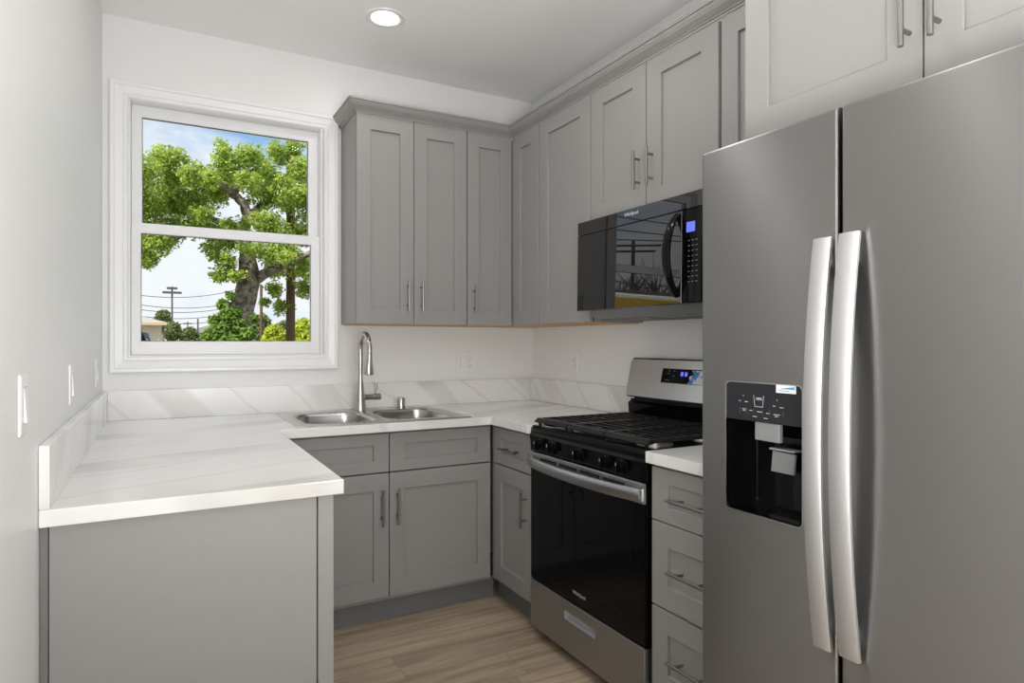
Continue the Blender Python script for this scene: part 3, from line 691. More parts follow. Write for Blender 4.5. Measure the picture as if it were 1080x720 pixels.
vb = mwplate('vent_band', mY0, mY1, 1.758, MZ1-0.002, M_mw)
dr_ = mwplate('door', -1.7225, mY1, mz0, 1.756, M_mw)
cpn = mwplate('control_panel', mY0, -1.7245, mz0, 1.756, M_glassblk)
text('brand_lettering', 'Whirlpool', 0.021, Mm, -1.437, 1.795, 0.04, M_logo, vb, flip=True)
bm = bmesh.new(); rs = []
for i in range(21):
    s_ = i/20; z_ = 1.436+0.314*s_; q = (1-(2*s_-1)**2)**0.8; x_ = MX+0.004-0.062*q; y_ = -1.700+0.0*q; wd = 0.013+0.006*q
    rs.append([bm.verts.new(p) for p in ((x_+0.003, y_-wd, z_), (x_, y_-wd+.003, z_), (x_-.002, y_, z_), (x_, y_+wd-.003, z_), (x_+0.003, y_+wd, z_), (x_+0.014, y_+wd-.004, z_), (x_+0.014, y_-wd+.004, z_))])
skin_rings(bm, rs); obj('handle', bm, M_blk, dr_, smooth=True)
decal('display', Mm, -1.790, -1.748, 1.672, 1.708, 0.0412, M_blue, cpn)
for i in range(9):
    for j in range(3):
        decal('key_print', Mm, -1.803+j*0.019, -1.803+j*0.019+0.009, 1.640-i*0.0185, 1.6425-i*0.0185, 0.0408, M_key, cpn)
bm = bmesh.new(); prism(bm, [(MX+0.055, mz0+0.001), (MX+0.090, mz0-0.034), (W-0.01, mz0-0.034), (W-0.01, mz0+0.001)], 'y', mY0+0.01, mY1-0.012)
ub = obj('underside', bm, mat('microwave_underside', (0.18, 0.185, 0.19), 0.35), mw)
obj('grease_filter', box(MX+0.11, W-0.06, -1.42, -1.09, mz0-0.042, mz0-0.034), M_toe, ub)
obj('grease_filter', box(MX+0.11, W-0.06, -1.79, -1.46, mz0-0.042, mz0-0.034), M_toe, ub)

# ------------------------------------------------------------------ refrigerator
FXf = 1.441; fY0, fY1 = -3.180, -2.267; fz0, fz1 = 0.035, 1.757; SM = -2.6455
fr_ = thing('refrigerator', 'stainless side-by-side refrigerator with an ice and water dispenser', 'refrigerator', (1.85, -2.72, 0))
obj('body', box(FXf+0.068, 2.22, fY0+0.004, fY1-0.004, 0.03, 1.745, 0.003), mat('fridge_side_grey', (0.22, 0.22, 0.225), 0.4), fr_)
obj('toe_grille', box(FXf+0.045, FXf+0.068, fY0+0.01, fY1-0.01, 0.005, 0.06), M_blkpl, fr_)
obj('gasket', box(FXf+0.062, FXf+0.068, fY0+0.006, fY1-0.006, fz0+0.01, fz1-0.01), M_dark, fr_)
Mf = facing('-x', FXf+0.060)
hole = (-2.561, -2.346, 0.873, 1.183)
pl_, pk = holed_plate(Mf, SM+0.0040, fY1, fz0, fz1, 0.060, hole, 0.014, 0.004, lip=0.003, bev=0.006)
ld = obj('freezer_door', pl_, M_fridge, fr_)
pk.free()
bm = bmesh.new(); bx(bm, FXf, FXf+0.060, fY0, SM-0.0040, fz0, fz1, 0.005, 3)
rd = obj('fridge_door', bm, M_fridge, fr_)
# dispenser: chrome lip, control fascia, dark alcove
bm = bmesh.new(); Md = facing('-x', FXf)
k = 6
o1 = round_rect(hole[0], hole[1], hole[2], hole[3], 0.014, k); o2 = round_rect(hole[0]+.0022, hole[1]-.0022, hole[2]+.0022, hole[3]-.0022, 0.012, k)
A = [bm.verts.new(Md(*p, 0.0012)) for p in o1]; B = [bm.verts.new(Md(*p, 0.0012)) for p in o2]; C_ = [bm.verts.new(Md(*p, -0.006)) for p in o2]; D_ = [bm.verts.new(Md(*p, -0.006)) for p in o1]
for a_, b_ in ((A, B), (B, C_), (C_, D_), (D_, A)): bridge(bm, a_, b_)
obj('dispenser_trim', bm, M_steel2, ld)
i0, i1, j0, j1 = hole[0]+.0022, hole[1]-.0022, hole[2]+.0022, hole[3]-.0022
bm = bmesh.new(); P = lambda pts_, d: [bm.verts.new(Md(*p, d)) for p in pts_]
rr = round_rect(i0, i1, j0, j1, 0.012, k); zc = 1.092
low = [p for p in rr if p[1] < zc]; up = [p for p in rr if p[1] >= zc]
upl = up+[(i0, zc), (i1, zc)]
A = P(upl, 0.0); B = P(upl, -0.03); bridge(bm, A, B); bm.faces.new(A); bm.faces.new(B)
M_fascia = mat('dispenser_fascia', (0.018, 0.019, 0.022), 0.30, 0.0, IOR=1.33)
fa = obj('dispenser_fascia', bm, M_fascia, ld)
bm = bmesh.new(); loopl = low+[(i1, zc), (i0, zc)]
P0 = [bm.verts.new(Md(*p, -0.001)) for p in loopl]; P1 = [bm.verts.new(Md(*p, -0.055)) for p in loopl]
bridge(bm, P0, P1); bm.faces.new(P1)
al = obj('dispenser_alcove', bm, M_glassblk, ld)
M_pad = mat('dispenser_grey', (0.30, 0.31, 0.32), 0.35, 0.4)
obj('nozzle_housing', box(FXf+0.004, FXf+0.016, -2.498, -2.430, 1.049, 1.0915, 0.002), M_pad, al)
bm = bmesh.new()
q = [(-2.473, 1.029), (-2.531, 1.027), (-2.518, 0.979), (-2.458, 0.979)]
A = [bm.verts.new((FXf+0.010+(1.04-z_)*0.25, y_, z_)) for y_, z_ in q]; B = [bm.verts.new((FXf+0.016+(1.04-z_)*0.25, y_, z_)) for y_, z_ in q]
bridge(bm, A, B); bm.faces.new(A); bm.faces.new(B)
bx(bm, FXf+0.008, FXf+0.036, -2.532, -2.466, 1.031, 1.036, 0.002)
obj('paddle', bm, M_pad, al)
obj('drip_tray', box(FXf+0.006, FXf+0.050, -2.548, -2.47, 0.8755, 0.885, 0.001), M_blkpl, al)
obj('back_fin', box(FXf+0.046, FXf+0.054, -2.553, -2.500, 0.895, 0.985, 0.002), M_blkpl, al)
# printed cup and touch keys
bm = bmesh.new(); M_print = mat('fascia_print', (0.55, 0.58, 0.62), 0.5)
def seg(b_, u0, z0, u1, z1, w_=0.0012, d=0.0008):
    a = Vector((u0, z0)); c = Vector((u1, z1)); t_ = (c-a).normalized(); nn = Vector((-t_.y, t_.x))*w_/2
    vs = [b_.verts.new(Md(p.x, p.y, d)) for p in (a-nn, c-nn, c+nn, a+nn)]; b_.faces.new(vs)
seg(bm, -2.431, 1.153, -2.434, 1.127); seg(bm, -2.434, 1.127, -2.456, 1.127); seg(bm, -2.456, 1.127, -2.459, 1.153)
obj('cup_print', bm, M_print, fa, recalc=False)
text('fascia_lettering', '100%', 0.0085, Md, -2.445, 1.145, 0.0004, M_print, fa, extrude=0.0002, flip=True)
bm = bmesh.new()
for (u_, z_, ln) in ((-2.388, 1.137, .006), (-2.405, 1.136, .009), (-2.484, 1.132, .007), (-2.502, 1.130, .010), (-2.398, 1.1185, .010), (-2.399, 1.1150, .008), (-2.419, 1.1165, .008), (-2.440, 1.1155, .014), (-2.466, 1.114, .008), (-2.486, 1.113, .017), (-2.489, 1.109, .009), (-2.428, 1.1035, .012), (-2.459, 1.102, .011)):
    seg(bm, u_, z_, u_-ln, z_, 0.0016)
for u_, z_ in ((-2.400, 1.150), (-2.494, 1.146)): seg(bm, u_, z_, u_-0.0022, z_, 0.0022)
obj('key_print', bm, M_print, fa, recalc=False)
bm = bmesh.new()
for u_ in (-2.391, -2.411, -2.431, -2.456, -2.476, -2.511): seg(bm, u_, 1.1225, u_, 1.1085, 0.0006)
obj('key_outline', bm, M_key, fa, recalc=False)
stk = decal('sticker', Md, -2.544, -2.493, 1.163, 1.181, 0.0012, mat('sticker_white', (0.75, 0.76, 0.76), 0.5), fa)
bm = bmesh.new(); vs = [bm.verts.new(Md(u_, z_, 0.0016)) for u_, z_ in ((-2.498, 1.172), (-2.541, 1.1715), (-2.541, 1.178))]; bm.faces.new(vs)
obj('sticker_mark', bm, mat('sticker_blue', (0.06, 0.30, 0.60), 0.5), stk, recalc=False)
bm = bmesh.new(); vs = [bm.verts.new(Md(u_, z_, 0.0016)) for u_, z_ in ((-2.499, 1.1675), (-2.528, 1.167), (-2.528, 1.1685), (-2.499, 1.169))]; bm.faces.new(vs)
obj('sticker_print', bm, M_key, stk, recalc=False)
# long bowed handles
def fridge_handle(yc, wd, z0, z1, parent):
    bm = bmesh.new(); rs = []; n_ = 36; h_ = wd/2
    for i in range(n_+1):
        s_ = i/n_; z_ = z0+(z1-z0)*s_; q = 1-(2*s_-1)**2
        x_ = FXf-0.018-0.034*q; th = 0.011
        sl = 0.0
        rs.append([bm.verts.new(p) for p in ((x_+0.002, yc-h_, z_), (x_-0.0012, yc-h_+0.004, z_), (x_-0.002, yc, z_), (x_-0.0012, yc+h_-0.004, z_), (x_+0.002, yc+h_, z_), (x_+th, yc+h_-0.002, z_), (x_+th, yc-h_+0.002, z_))])
    skin_rings(bm, rs)
    for zz in (z0+0.035, z1-0.035): bx(bm, FXf-0.022, FXf+0.001, yc-0.008, yc+0.008, zz-0.022, zz+0.022, 0.002)
    return obj('handle', bm, M_hand, parent, smooth=True)
fridge_handle(-2.617, 0.041, 0.645, 1.491, ld)
fridge_handle(-2.676, 0.044, 0.648, 1.494, rd)

# ------------------------------------------------------------------ outlets and switches
def plate(name, label, cat, M, u, z, gangs, kinds, group=None, flip=1):
    wd = 0.070+0.046*(gangs-1)
    c = M(u, z, 0); t_ = thing(name, label, cat, c, group)
    b_ = bmesh.new(); Ls = [loop_rect(b_, M, u-wd/2, u+wd/2, z-.057, z+.057, 0.0005), loop_rect(b_, M, u-wd/2, u+wd/2, z-.057, z+.057, 0.003), loop_rect(b_, M, u-wd/2+.004, u+wd/2-.004, z-.053, z+.053, 0.0050)]
    bridge(b_, Ls[0], Ls[1]); bridge(b_, Ls[1], Ls[2]); b_.faces.new(Ls[0]); b_.faces.new(Ls[2]); obj('cover_plate', b_, M_white, t_)
    for i, kd in enumerate(kinds):
        uc = u+flip*((i-(gangs-1)/2)*0.046)
        b_ = bmesh.new(); frame_profile(b_, M, uc-.0170, uc+.0170, z-.0340, z+.0340, [(0, 0.0055), (0, 0.0064), (0.0008, 0.0064), (0.0008, 0.0055)]); obj('bezel', b_, M_graypl, t_)
        if kd == 'outlet':
            f_ = decal('receptacle', M, uc-.0163, uc+.0163, z-.0333, z+.0333, 0.0075, M_white, t_)
            b_ = bmesh.new()
            for zz in (z+.019, z-.019):
                for du, hh in ((-.0062, .0045), (.0062, .0035)):
                    vs_ = [b_.verts.new(M(a_, c_, 0.0078)) for a_, c_ in ((uc+du-.0011, zz-hh), (uc+du+.0011, zz-hh), (uc+du+.0011, zz+hh), (uc+du-.0011, zz+hh))]; b_.faces.new(vs_)
                vs_ = [b_.verts.new(M(uc+.0026*math.cos(a_), zz-.0105+.0026*math.sin(a_), 0.0078)) for a_ in [j*PI/4 for j in range(8)]]; b_.faces.new(vs_)
            obj('slots', b_, M_slot, f_, recalc=False)
        else:
            b_ = bmesh.new(); Ls = [loop_rect(b_, M, uc-.0160, uc+.0160, z-.033, z+.033, 0.004)]
            top = [b_.verts.new(M(uc-.0160, z-.033, 0.0110)), b_.verts.new(M(uc+.0160, z-.033, 0.0110)), b_.verts.new(M(uc+.0160, z+.033, 0.0065)), b_.verts.new(M(uc-.0160, z+.033, 0.0065))]
            bridge(b_, Ls[0], top); b_.faces.new(top); b_.faces.new(Ls[0]); obj('rocker', b_, M_white, t_)
    return t_
plate('wall_outlet', 'white two-gang switch and outlet plate on the back wall above the backsplash', 'outlet', facing('-y', 0), 1.827, 1.159, 2, ('switch', 'outlet'))
plate('wall_outlet', 'white outlet plate on the right wall left of the range', 'outlet', facing('-x', W), -0.465, 1.159, 1, ('outlet',))
plate('light_switch', 'white rocker switch plate on the left wall nearest the viewer', 'switch', facing('+x', 0), -1.958, 1.158, 1, ('switch',))
plate('light_switch', 'white switch plate on the left wall above the middle of the backsplash', 'switch', facing('+x', 0), -1.205, 1.153, 1, ('switch',))
plate('light_switch', 'white switch plate on the left wall nearest the window corner', 'switch', facing('+x', 0), -0.340, 1.150, 1, ('switch',))

# ------------------------------------------------------------------ recessed ceiling lights
def can(x_, y_, label, power=CAN_POWER):
    t_ = thing('recessed_light', label, 'ceiling light', (x_, y_, CE), 'recessed ceiling lights' if 0 else None)
    obj('trim_ring', lathe(bmesh.new(), (x_, y_, CE), (0, 0, -1), [(0, 0.092), (0.004, 0.090), (0.0065, 0.080), (0.005, 0.068), (0.001, 0.058), (0.0005, 0.057)], 40), M_trim, t_, smooth=True)
    obj('lens', lathe(bmesh.new(), (x_, y_, CE-0.0065), (0, 0, -1), [(0, 0), (0, 0.057), (0.001, 0.057), (0.0012, 0)], 32), M_bulb, t_)
    a = area('lamp', (x_, y_, CE-0.012), (x_, y_, 0), 0.115, 0.115, power, (1, 0.988, 0.97), 'DISK'); a.parent = t_; a.location = (0, 0, -0.012)
    return t_
can(1.145, -0.585, 'round recessed ceiling light with a white trim ring near the window wall', 1.3)
can(1.145, -1.50, 'round recessed ceiling light over the middle of the kitchen aisle')
can(1.145, -2.40, 'round recessed ceiling light over the aisle in front of the fridge', 2.6)
for x_, y_, q_ in ((1.3, -4.6, 'just behind the kitchen entrance'), (3.2, -4.6, 'round the corner behind the fridge wall'), (1.3, -5.7, 'near the rear opening in line with the aisle'), (3.2, -5.7, 'in the far rear corner of the living room')): can(x_, y_, 'added unseen ceiling light '+q_, 7)  # unseen lamps added behind the camera to light the room

# ------------------------------------------------------------------ outside
CF = 673.455; CT = math.radians(28.914); CV = Vector(cam.location)
def at(u, v, Y):
    """point at depth y = Y seen at pixel (u, v)"""
    a = (u-540)/CF; b_ = (360.785-v)/CF
    r_ = Vector((a*math.cos(CT)+math.sin(CT), -a*math.sin(CT)+math.cos(CT), b_)); return CV+r_*((Y-CV.y)/r_.y)
GZ = -0.35
M_grass = mat('dry_lawn', (0.22, 0.21, 0.13), 0.9)
o = obj('ground', grid_slab([-90, 90], [T+0.02, 140], lambda a, b: True, GZ-0.1, GZ), M_grass); o['kind'] = 'structure'
M_bark = mat('grey_bark', (0.20, 0.165, 0.13), 0.9); noise_bump(M_bark, 6, 1.0, 0.05, 6, (1, 1, 0.3))
n, l, b = nodes(M_bark); xn = n.new('ShaderNodeTexNoise'); xn.inputs['Scale'].default_value = 9; xr = n.new('ShaderNodeValToRGB')
xr.color_ramp.elements[0].position = 0.35; xr.color_ramp.elements[0].color = (0.07, 0.055, 0.045, 1); xr.color_ramp.elements[1].position = 0.65; xr.color_ramp.elements[1].color = (0.30, 0.26, 0.21, 1)
t = n.new('ShaderNodeTexCoord'); l.new(t.outputs['Object'], xn.inputs['Vector']); l.new(xn.outputs[0], xr.inputs[0]); l.new(xr.outputs[0], b.inputs['Base Color'])
M_pole = mat('weathered_pole_wood', (0.13, 0.075, 0.045), 0.85); noise_bump(M_pole, 8, 0.8, 0.02, 5, (6, 6, 0.4))
def leafmat(name, c1, c2, tr=0.35):
    m = bpy.data.materials.new(name); m.use_nodes = True; n = m.node_tree.nodes; l = m.node_tree.links; n.clear()
    o_ = n.new('ShaderNodeOutputMaterial'); d = n.new('ShaderNodeBsdfDiffuse'); t_ = n.new('ShaderNodeBsdfTranslucent'); ms = n.new('ShaderNodeMixShader'); ms.inputs[0].default_value = tr
    g_ = n.new('ShaderNodeNewGeometry'); r_ = n.new('ShaderNodeValToRGB'); r_.color_ramp.elements[0].color = (*c1, 1); r_.color_ramp.elements[1].color = (*c2, 1)
    l.new(g_.outputs['Random Per Island'], r_.inputs[0]); l.new(r_.outputs[0], d.inputs[0]); l.new(r_.outputs[0], t_.inputs[0])
    l.new(d.outputs[0], ms.inputs[1]); l.new(t_.outputs[0], ms.inputs[2]); l.new(ms.outputs[0], o_.inputs[0]); return m
M_leaf = leafmat('tree_leaves', (0.20, 0.32, 0.04), (0.58, 0.68, 0.17), 0.5)
M_leaf2 = leafmat('bush_leaves', (0.08, 0.17, 0.03), (0.26, 0.38, 0.08))
M_leaf3 = leafmat('yellow_green_leaves', (0.28, 0.38, 0.03), (0.62, 0.66, 0.10))
M_leaf4 = leafmat('far_leaves', (0.10, 0.14, 0.05), (0.30, 0.34, 0.14))
def leaves(blobs, count, size, shell=0.55, seed=1):
    """leaf quads scattered in ellipsoid clumps; blobs = (centre, (rx, ry, rz))"""
    g_ = np.random.default_rng(seed)
    vol = np.array([b_[1][0]*b_[1][1]*b_[1][2] for b_ in blobs])**0.75; vol = vol/vol.sum()
    k_ = g_.choice(len(blobs), count, p=vol)
    c = np.array([list(b_[0]) for b_ in blobs])[k_]; r_ = np.array([b_[1] for b_ in blobs])[k_]
    d = g_.normal(size=(count, 3)); d /= np.linalg.norm(d, axis=1)[:, None]
    q = g_.random(count)**shell; p = c+d*r_*q[:, None]
    nrm = g_.normal(size=(count, 3))+d*0.8+np.array([-0.3, -0.4, 0.8]); nrm /= np.linalg.norm(nrm, axis=1)[:, None]
    a = np.cross(nrm, g_.normal(size=(count, 3))); a /= np.linalg.norm(a, axis=1)[:, None]; b2 = np.cross(nrm, a)
    s_ = size*(0.6+0.8*g_.random(count))[:, None]
    V = np.stack([p-a*s_, p-b2*s_*0.5+nrm*s_*.1, p+a*s_, p+b2*s_*0.5+nrm*s_*.1], 1).reshape(-1, 3)
    return V
def foliage(name, blobs, count, size, m_, parent, shell=0.55, seed=1):
    V = leaves(blobs, count, size, shell, seed)-np.array(list(wloc(parent)) if parent else [0, 0, 0]); nv = len(V)
    me = bpy.data.meshes.new(name); me.vertices.add(nv); me.vertices.foreach_set('co', V.ravel().astype(np.float32))
    me.loops.add(nv); me.loops.foreach_set('vertex_index', np.arange(nv, dtype=np.int32))
    me.polygons.add(nv//4); me.polygons.foreach_set('loop_start', np.arange(0, nv, 4, dtype=np.int32)); me.polygons.foreach_set('loop_total', np.full(nv//4, 4, dtype=np.int32))
    me.update(); me.validate(); me.materials.append(m_)
    o = bpy.data.objects.new(name, me); COL.objects.link(o)
    if parent: o.parent = parent
    return o
def px_blob(u, v, Y, rp, depth=1.0, sq=1.0):
    c = at(u, v, Y); s_ = (c-CV).dot(Vector((math.sin(CT), math.cos(CT), 0)))/CF
    return (c, (rp*s_, rp*s_*depth, rp*s_*sq))
# ---- the big street tree
TY = 12.0
tp = at(255, 357, TY)
tree = thing('leafy_tree', 'large leafy tree with a leaning grey trunk filling the window', 'tree', (tp.x, TY, GZ))
bm = bmesh.new()
def limb(pts_, rads):
    Q = []; R2 = []
    for i in range(len(pts_)-1):
        for j in range(4):
            s_ = j/4; Q.append(pts_[i].lerp(pts_[i+1], s_)); R2.append(rads[i]*(1-s_)+rads[i+1]*s_)
    Q.append(pts_[-1]); R2.append(rads[-1])
    Q = [q_+Vector((random.uniform(-1, 1), random.uniform(-1, 1), 0))*R2[i]*0.12 for i, q_ in enumerate(Q)]
    tube(bm, Q, R2, 10)
A_ = lambda u, v, dy=0: at(u, v, TY+dy)
limb([Vector((tp.x-0.25, TY, GZ)), A_(249, 357), A_(259, 312), A_(263, 285), A_(260, 262), A_(256, 240)], [0.50, 0.30, 0.25, 0.22, 0.15, 0.13])
limb([A_(262, 300), A_(276, 290, -.1), A_(292, 283, -.5), A_(318, 270, -.8), A_(345, 262, -1)], [0.15, 0.12, 0.09, 0.07, 0.05])
limb([A_(257, 245), A_(262, 228), A_(257, 215), A_(247, 205), A_(252, 192), A_(262, 183), A_(272, 176)], [0.13, 0.12, 0.10, 0.09, 0.07, 0.05, 0.03])
limb([A_(247, 206), A_(236, 196, -.4), A_(215, 188, -1), A_(190, 180, -1.2)], [0.09, 0.07, 0.05, 0.03])
limb([A_(257, 240), A_(238, 236, .3), A_(215, 228, .6), A_(195, 225, .8), A_(150, 215, 1)], [0.10, 0.08, 0.06, 0.045, 0.03])
limb([A_(262, 228), A_(285, 210, .5), A_(305, 180, .6), A_(315, 150, .6)], [0.10, 0.07, 0.05, 0.03])
limb([A_(220, 231), A_(200, 245, .2), A_(175, 258, 0)], [0.06, 0.04, 0.02])
obj('trunk', bm, M_bark, tree, smooth=True)
bl = []
for (u, v, rp, dy) in ((120, 190, 34, 0), (150, 182, 20, -1), (172, 168, 17, -.5), (188, 165, 12, -.8), (182, 188, 20, 0), (210, 186, 18, .3), (240, 174, 18, 0), (236, 158, 9, 0), (262, 166, 16, -.3), (282, 182, 16, .4),
                       (293, 160, 13, .6), (310, 158, 11, .5), (318, 178, 16, 0), (340, 185, 26, 0), (150, 215, 24, 0), (178, 212, 22, .8), (205, 212, 20, .3), (228, 205, 16, .8), (236, 190, 15, 1.0),
                       (262, 192, 14, -.8), (280, 205, 18, 0), (303, 205, 20, -.3), (325, 210, 20, 0), (350, 230, 30, 0), (155, 240, 20, 0), (140, 262, 22, .2), (165, 256, 17, -.4), (178, 243, 18, .5), (196, 238, 15, .3),
                       (212, 240, 13, .2), (228, 243, 12, -.2), (240, 252, 12, .2), (226, 262, 11, -.3), (238, 275, 13, -.4), (232, 290, 9, -.4), (248, 290, 8, -.6), (277, 232, 15, -.7), (290, 245, 18, -.5), (268, 262, 9, -1.1), (283, 268, 14, -.9), (300, 262, 17, -.6),
                       (318, 245, 17, 0), (320, 280, 16, -.4), (322, 305, 11, .4), (290, 285, 11, .3), (290, 305, 10, .8), (296, 325, 9, 1.0), (280, 318, 6, 1.0), (345, 290, 22, 0), (156, 276, 10, 0), (200, 184, 11, -1.8), (222, 190, 12, -1.4), (215, 226, 10, -.6), (240, 235, 8, -.8), (258, 236, 6, -.9), (300, 272, 8, -1.4), (258, 262, 5, -.9)):
    bl.append(px_blob(u, v, TY+dy, rp, 1.3, 0.95))
sub = []
for c, r_ in bl:
    nb = max(4, int(r_[0]/0.030))
    for i in range(nb):
        d = Vector((random.gauss(0, 1), random.gauss(0, 1), random.gauss(0, 1))).normalized(); q = random.random()**0.45*1.12
        s_ = random.uniform(0.06, 0.24)
        sub.append((c+Vector((d.x*r_[0], d.y*r_[1], d.z*r_[2]))*q*0.95, (s_, s_, s_*0.7)))
foliage('foliage', sub+bl*3, 85000, 0.040, M_leaf, tree, 0.9, 3)
# ivy-like bush at its foot
bush = thing('bush', 'dense green bush growing round the foot of the big tree', 'bush', tuple(Vector((at(236, 350, TY-0.9).x, TY-0.9, GZ))))
foliage('foliage', [px_blob(u, v, TY-0.9+d_, r_, 1, 1) for u, v, r_, d_ in ((232, 350, 13, 0), (222, 356, 10, 0), (240, 334, 10, 0), (236, 322, 7, .2), (247, 345, 12, 0), (250, 330, 6, .1), (240, 375, 26, 0), (262, 352, 8, -.3), (226, 338, 6, 0), (268, 336, 5, 0), (243, 312, 5, 0))], 9000, 0.055, M_leaf2, bush, 0.55, 5)
obj('stem', tube(bmesh.new(), [at(238, 372, TY-0.9)*1.0, at(238, 350, TY-0.9), at(240, 322, TY-0.9)], [0.05, 0.04, 0.02], 8), M_bark, bush)
for i, (u, v, r_, Y, lab) in enumerate(((288, 350, 8, 20, 'round yellow-green shrub left of the thick brown pole'), (320, 348, 13, 22, 'tall yellow-green shrub right of the thick brown pole'))):
    sh = thing('shrub', lab, 'shrub', tuple(Vector((at(u, v, Y).x, Y, GZ))))
    c = px_blob(u, v, Y, r_, 1, 1)
    foliage('foliage', [c, px_blob(u+6, v+5, Y, r_, 1, 1), px_blob(u-4, v+8, Y, r_*.9, 1, 1), px_blob(u, v+16, Y, r_*1.3, 1, 1.4)], 3500, 0.09, M_leaf3, sh, 0.5, 20+i)
    obj('stem', tube(bmesh.new(), [Vector((c[0].x, Y, GZ)), Vector((c[0].x, Y, c[0].z))], 0.05, 8), M_bark, sh)
# far trees
far = [(276, 340, 9, 40, 'dark green tree far behind the thin brown pole'), (200, 352, 7, 45, 'small reddish-green tree in the far gap left of the bush'),
       (183, 346, 6, 27, 'bushy olive shrub at the corner of the beige house'), (172, 333, 6, 60, 'dark tree showing above the beige house roof'), (300, 350, 12, 42, 'broad green tree far behind the thick brown pole')]
for i, (u, v, r_, Y, lab) in enumerate(far):
    c = px_blob(u, v, Y, r_, 1, 1)
    sh = thing('tree', lab, 'tree', (c[0].x, Y, GZ))
    foliage('foliage', [c, px_blob(u+r_*.4, v+r_, Y, r_, 1, 1), px_blob(u-r_*.3, v+r_, Y, r_*1.1, 1, 1)], 2200, 0.0035*Y+.03, M_leaf4, sh, 0.5, 40+i)
    obj('trunk', tube(bmesh.new(), [Vector((c[0].x, Y, GZ)), Vector((c[0].x, Y, c[0].z))], 0.12, 8), M_bark, sh)
# utility poles
def pole(u0, vtop, Y, wpx, lab, arms=(), lean=0, mat_=None, steps=False):
    p_ = at(u0, vtop, Y); s_ = (p_-CV).dot(Vector((math.sin(CT), math.cos(CT), 0)))/CF
    t_ = thing('utility_pole', lab, 'pole', (p_.x, Y, GZ))
    obj('shaft', tube(bmesh.new(), [(p_.x-lean, Y, GZ), tuple(p_)], [wpx*s_/2*1.05, wpx*s_/2*0.85], 12), mat_ or M_pole, t_, smooth=True)
    for (v, half) in arms:
        z_ = at(u0, v, Y).z; b_ = box(p_.x-half*s_, p_.x+half*s_, Y-.08-wpx*s_/2, Y-wpx*s_/2, z_-.07, z_+.07)
        obj('crossarm', b_, mat_ or M_pole, t_)
    return t_
pole(306.5, 120, 12.9, 9.5, 'thick brown utility pole close to the window on the right')
pole(275.5, 300, 26, 3.2, 'thin brown pole seen just right of the tree trunk')
M_gp = mat('dark_grey_pole', (0.09, 0.08, 0.08), 0.8)
pole(181.5, 302, 42, 1.9, 'distant utility pole with two crossarms above the beige house', ((304, 5), (308.5, 9)), mat_=M_gp)
pole(208.7, 336, 60, 1.8, 'bare pole far off left of the bush', mat_=M_gp)
pole(198, 339, 80, 1.2, 'tiny far pole with one crossarm behind the reddish tree', ((341, 4),), mat_=M_gp)
pole(240, 318, 22, 1.8, 'slim grey street pole rising behind the bush', mat_=mat('galvanised_pole', (0.35, 0.36, 0.36), 0.5, 0.6))
for i, (va, vb, Y) in enumerate(((311, 305, 42), (321, 318, 42), (326, 322, 42), (333, 328, 42), (338, 334, 42))):
    b_ = bmesh.new(); p0, p1 = at(145, va, Y), at(250, vb, Y+8); Q = []
    for j in range(13):
        s_ = j/12; q = p0.lerp(p1, s_); q.z -= 0.35*(1-(2*s_-1)**2); Q.append(q)
    tube(b_, Q, 0.022, 5); o = obj('overhead_wire', b_, M_gp)
    tag(o, ['topmost overhead wire crossing the sky over the beige house', 'second overhead wire from the top beyond the distant pole', 'middle overhead wire beyond the distant pole', 'second lowest overhead wire beyond the distant pole', 'lowest overhead wire just above the beige house roof'][i], 'wire')
# beige house at the left
M_stucco = mat('beige_siding', (0.72, 0.66, 0.58), 0.8); M_roof = mat('grey_shingle', (0.36, 0.35, 0.33), 0.9); noise_bump(M_roof, 10, 0.8, 0.03)
HYy = 34.0
pe = at(170.5, 341, HYy); hs_ = thing('house', 'low beige house with a grey shingle roof at the left edge', 'house', (pe.x-4, HYy+4, GZ))
hx1 = pe.x; obj('walls', box(hx1-9, hx1, HYy, HYy+9, GZ, pe.z), M_stucco, hs_)
rz = at(150, 328.5, HYy+4.5).z
b_ = bmesh.new(); vs = [b_.verts.new(p) for p in ((hx1-9.6, HYy-.6, pe.z-.02), (hx1+.45, HYy-.6, pe.z-.02), (hx1+.45, HYy+9.6, pe.z-.02), (hx1-9.6, HYy+9.6, pe.z-.02), (hx1-6, HYy+4.5, rz), (hx1-1.9, HYy+4.5, rz))]
for f in ((0, 1, 5, 4), (1, 2, 5), (2, 3, 4, 5), (3, 0, 4), (0, 3, 2, 1)): b_.faces.new([vs[i] for i in f])
obj('roof', b_, M_roof, hs_)
obj('fascia', box(hx1-9.65, hx1+.5, HYy-.65, HYy-.55, pe.z-.10, pe.z+.03), mat('tan_fascia', (0.62, 0.45, 0.28), 0.7), hs_)
# grey building far right of trunk
pg = at(262, 352, 70)
gh = thing('warehouse', 'low grey building in the distance between trunk and thin pole', 'building', (pg.x, 70, GZ))
obj('walls', box(pg.x-6, pg.x+6, 70, 78, GZ, at(262, 351, 70).z), mat('grey_stucco', (0.42, 0.42, 0.44), 0.8), gh)
obj('roof', prism(bmesh.new(), [(pg.x-6.5, at(262, 351, 70).z), (pg.x+6.5, at(262, 351, 70).z), (pg.x+3, at(262, 349, 70).z+.8), (pg.x-3, at(262, 349, 70).z+.8)], 'y', 69.5, 78.5), M_roof, gh)
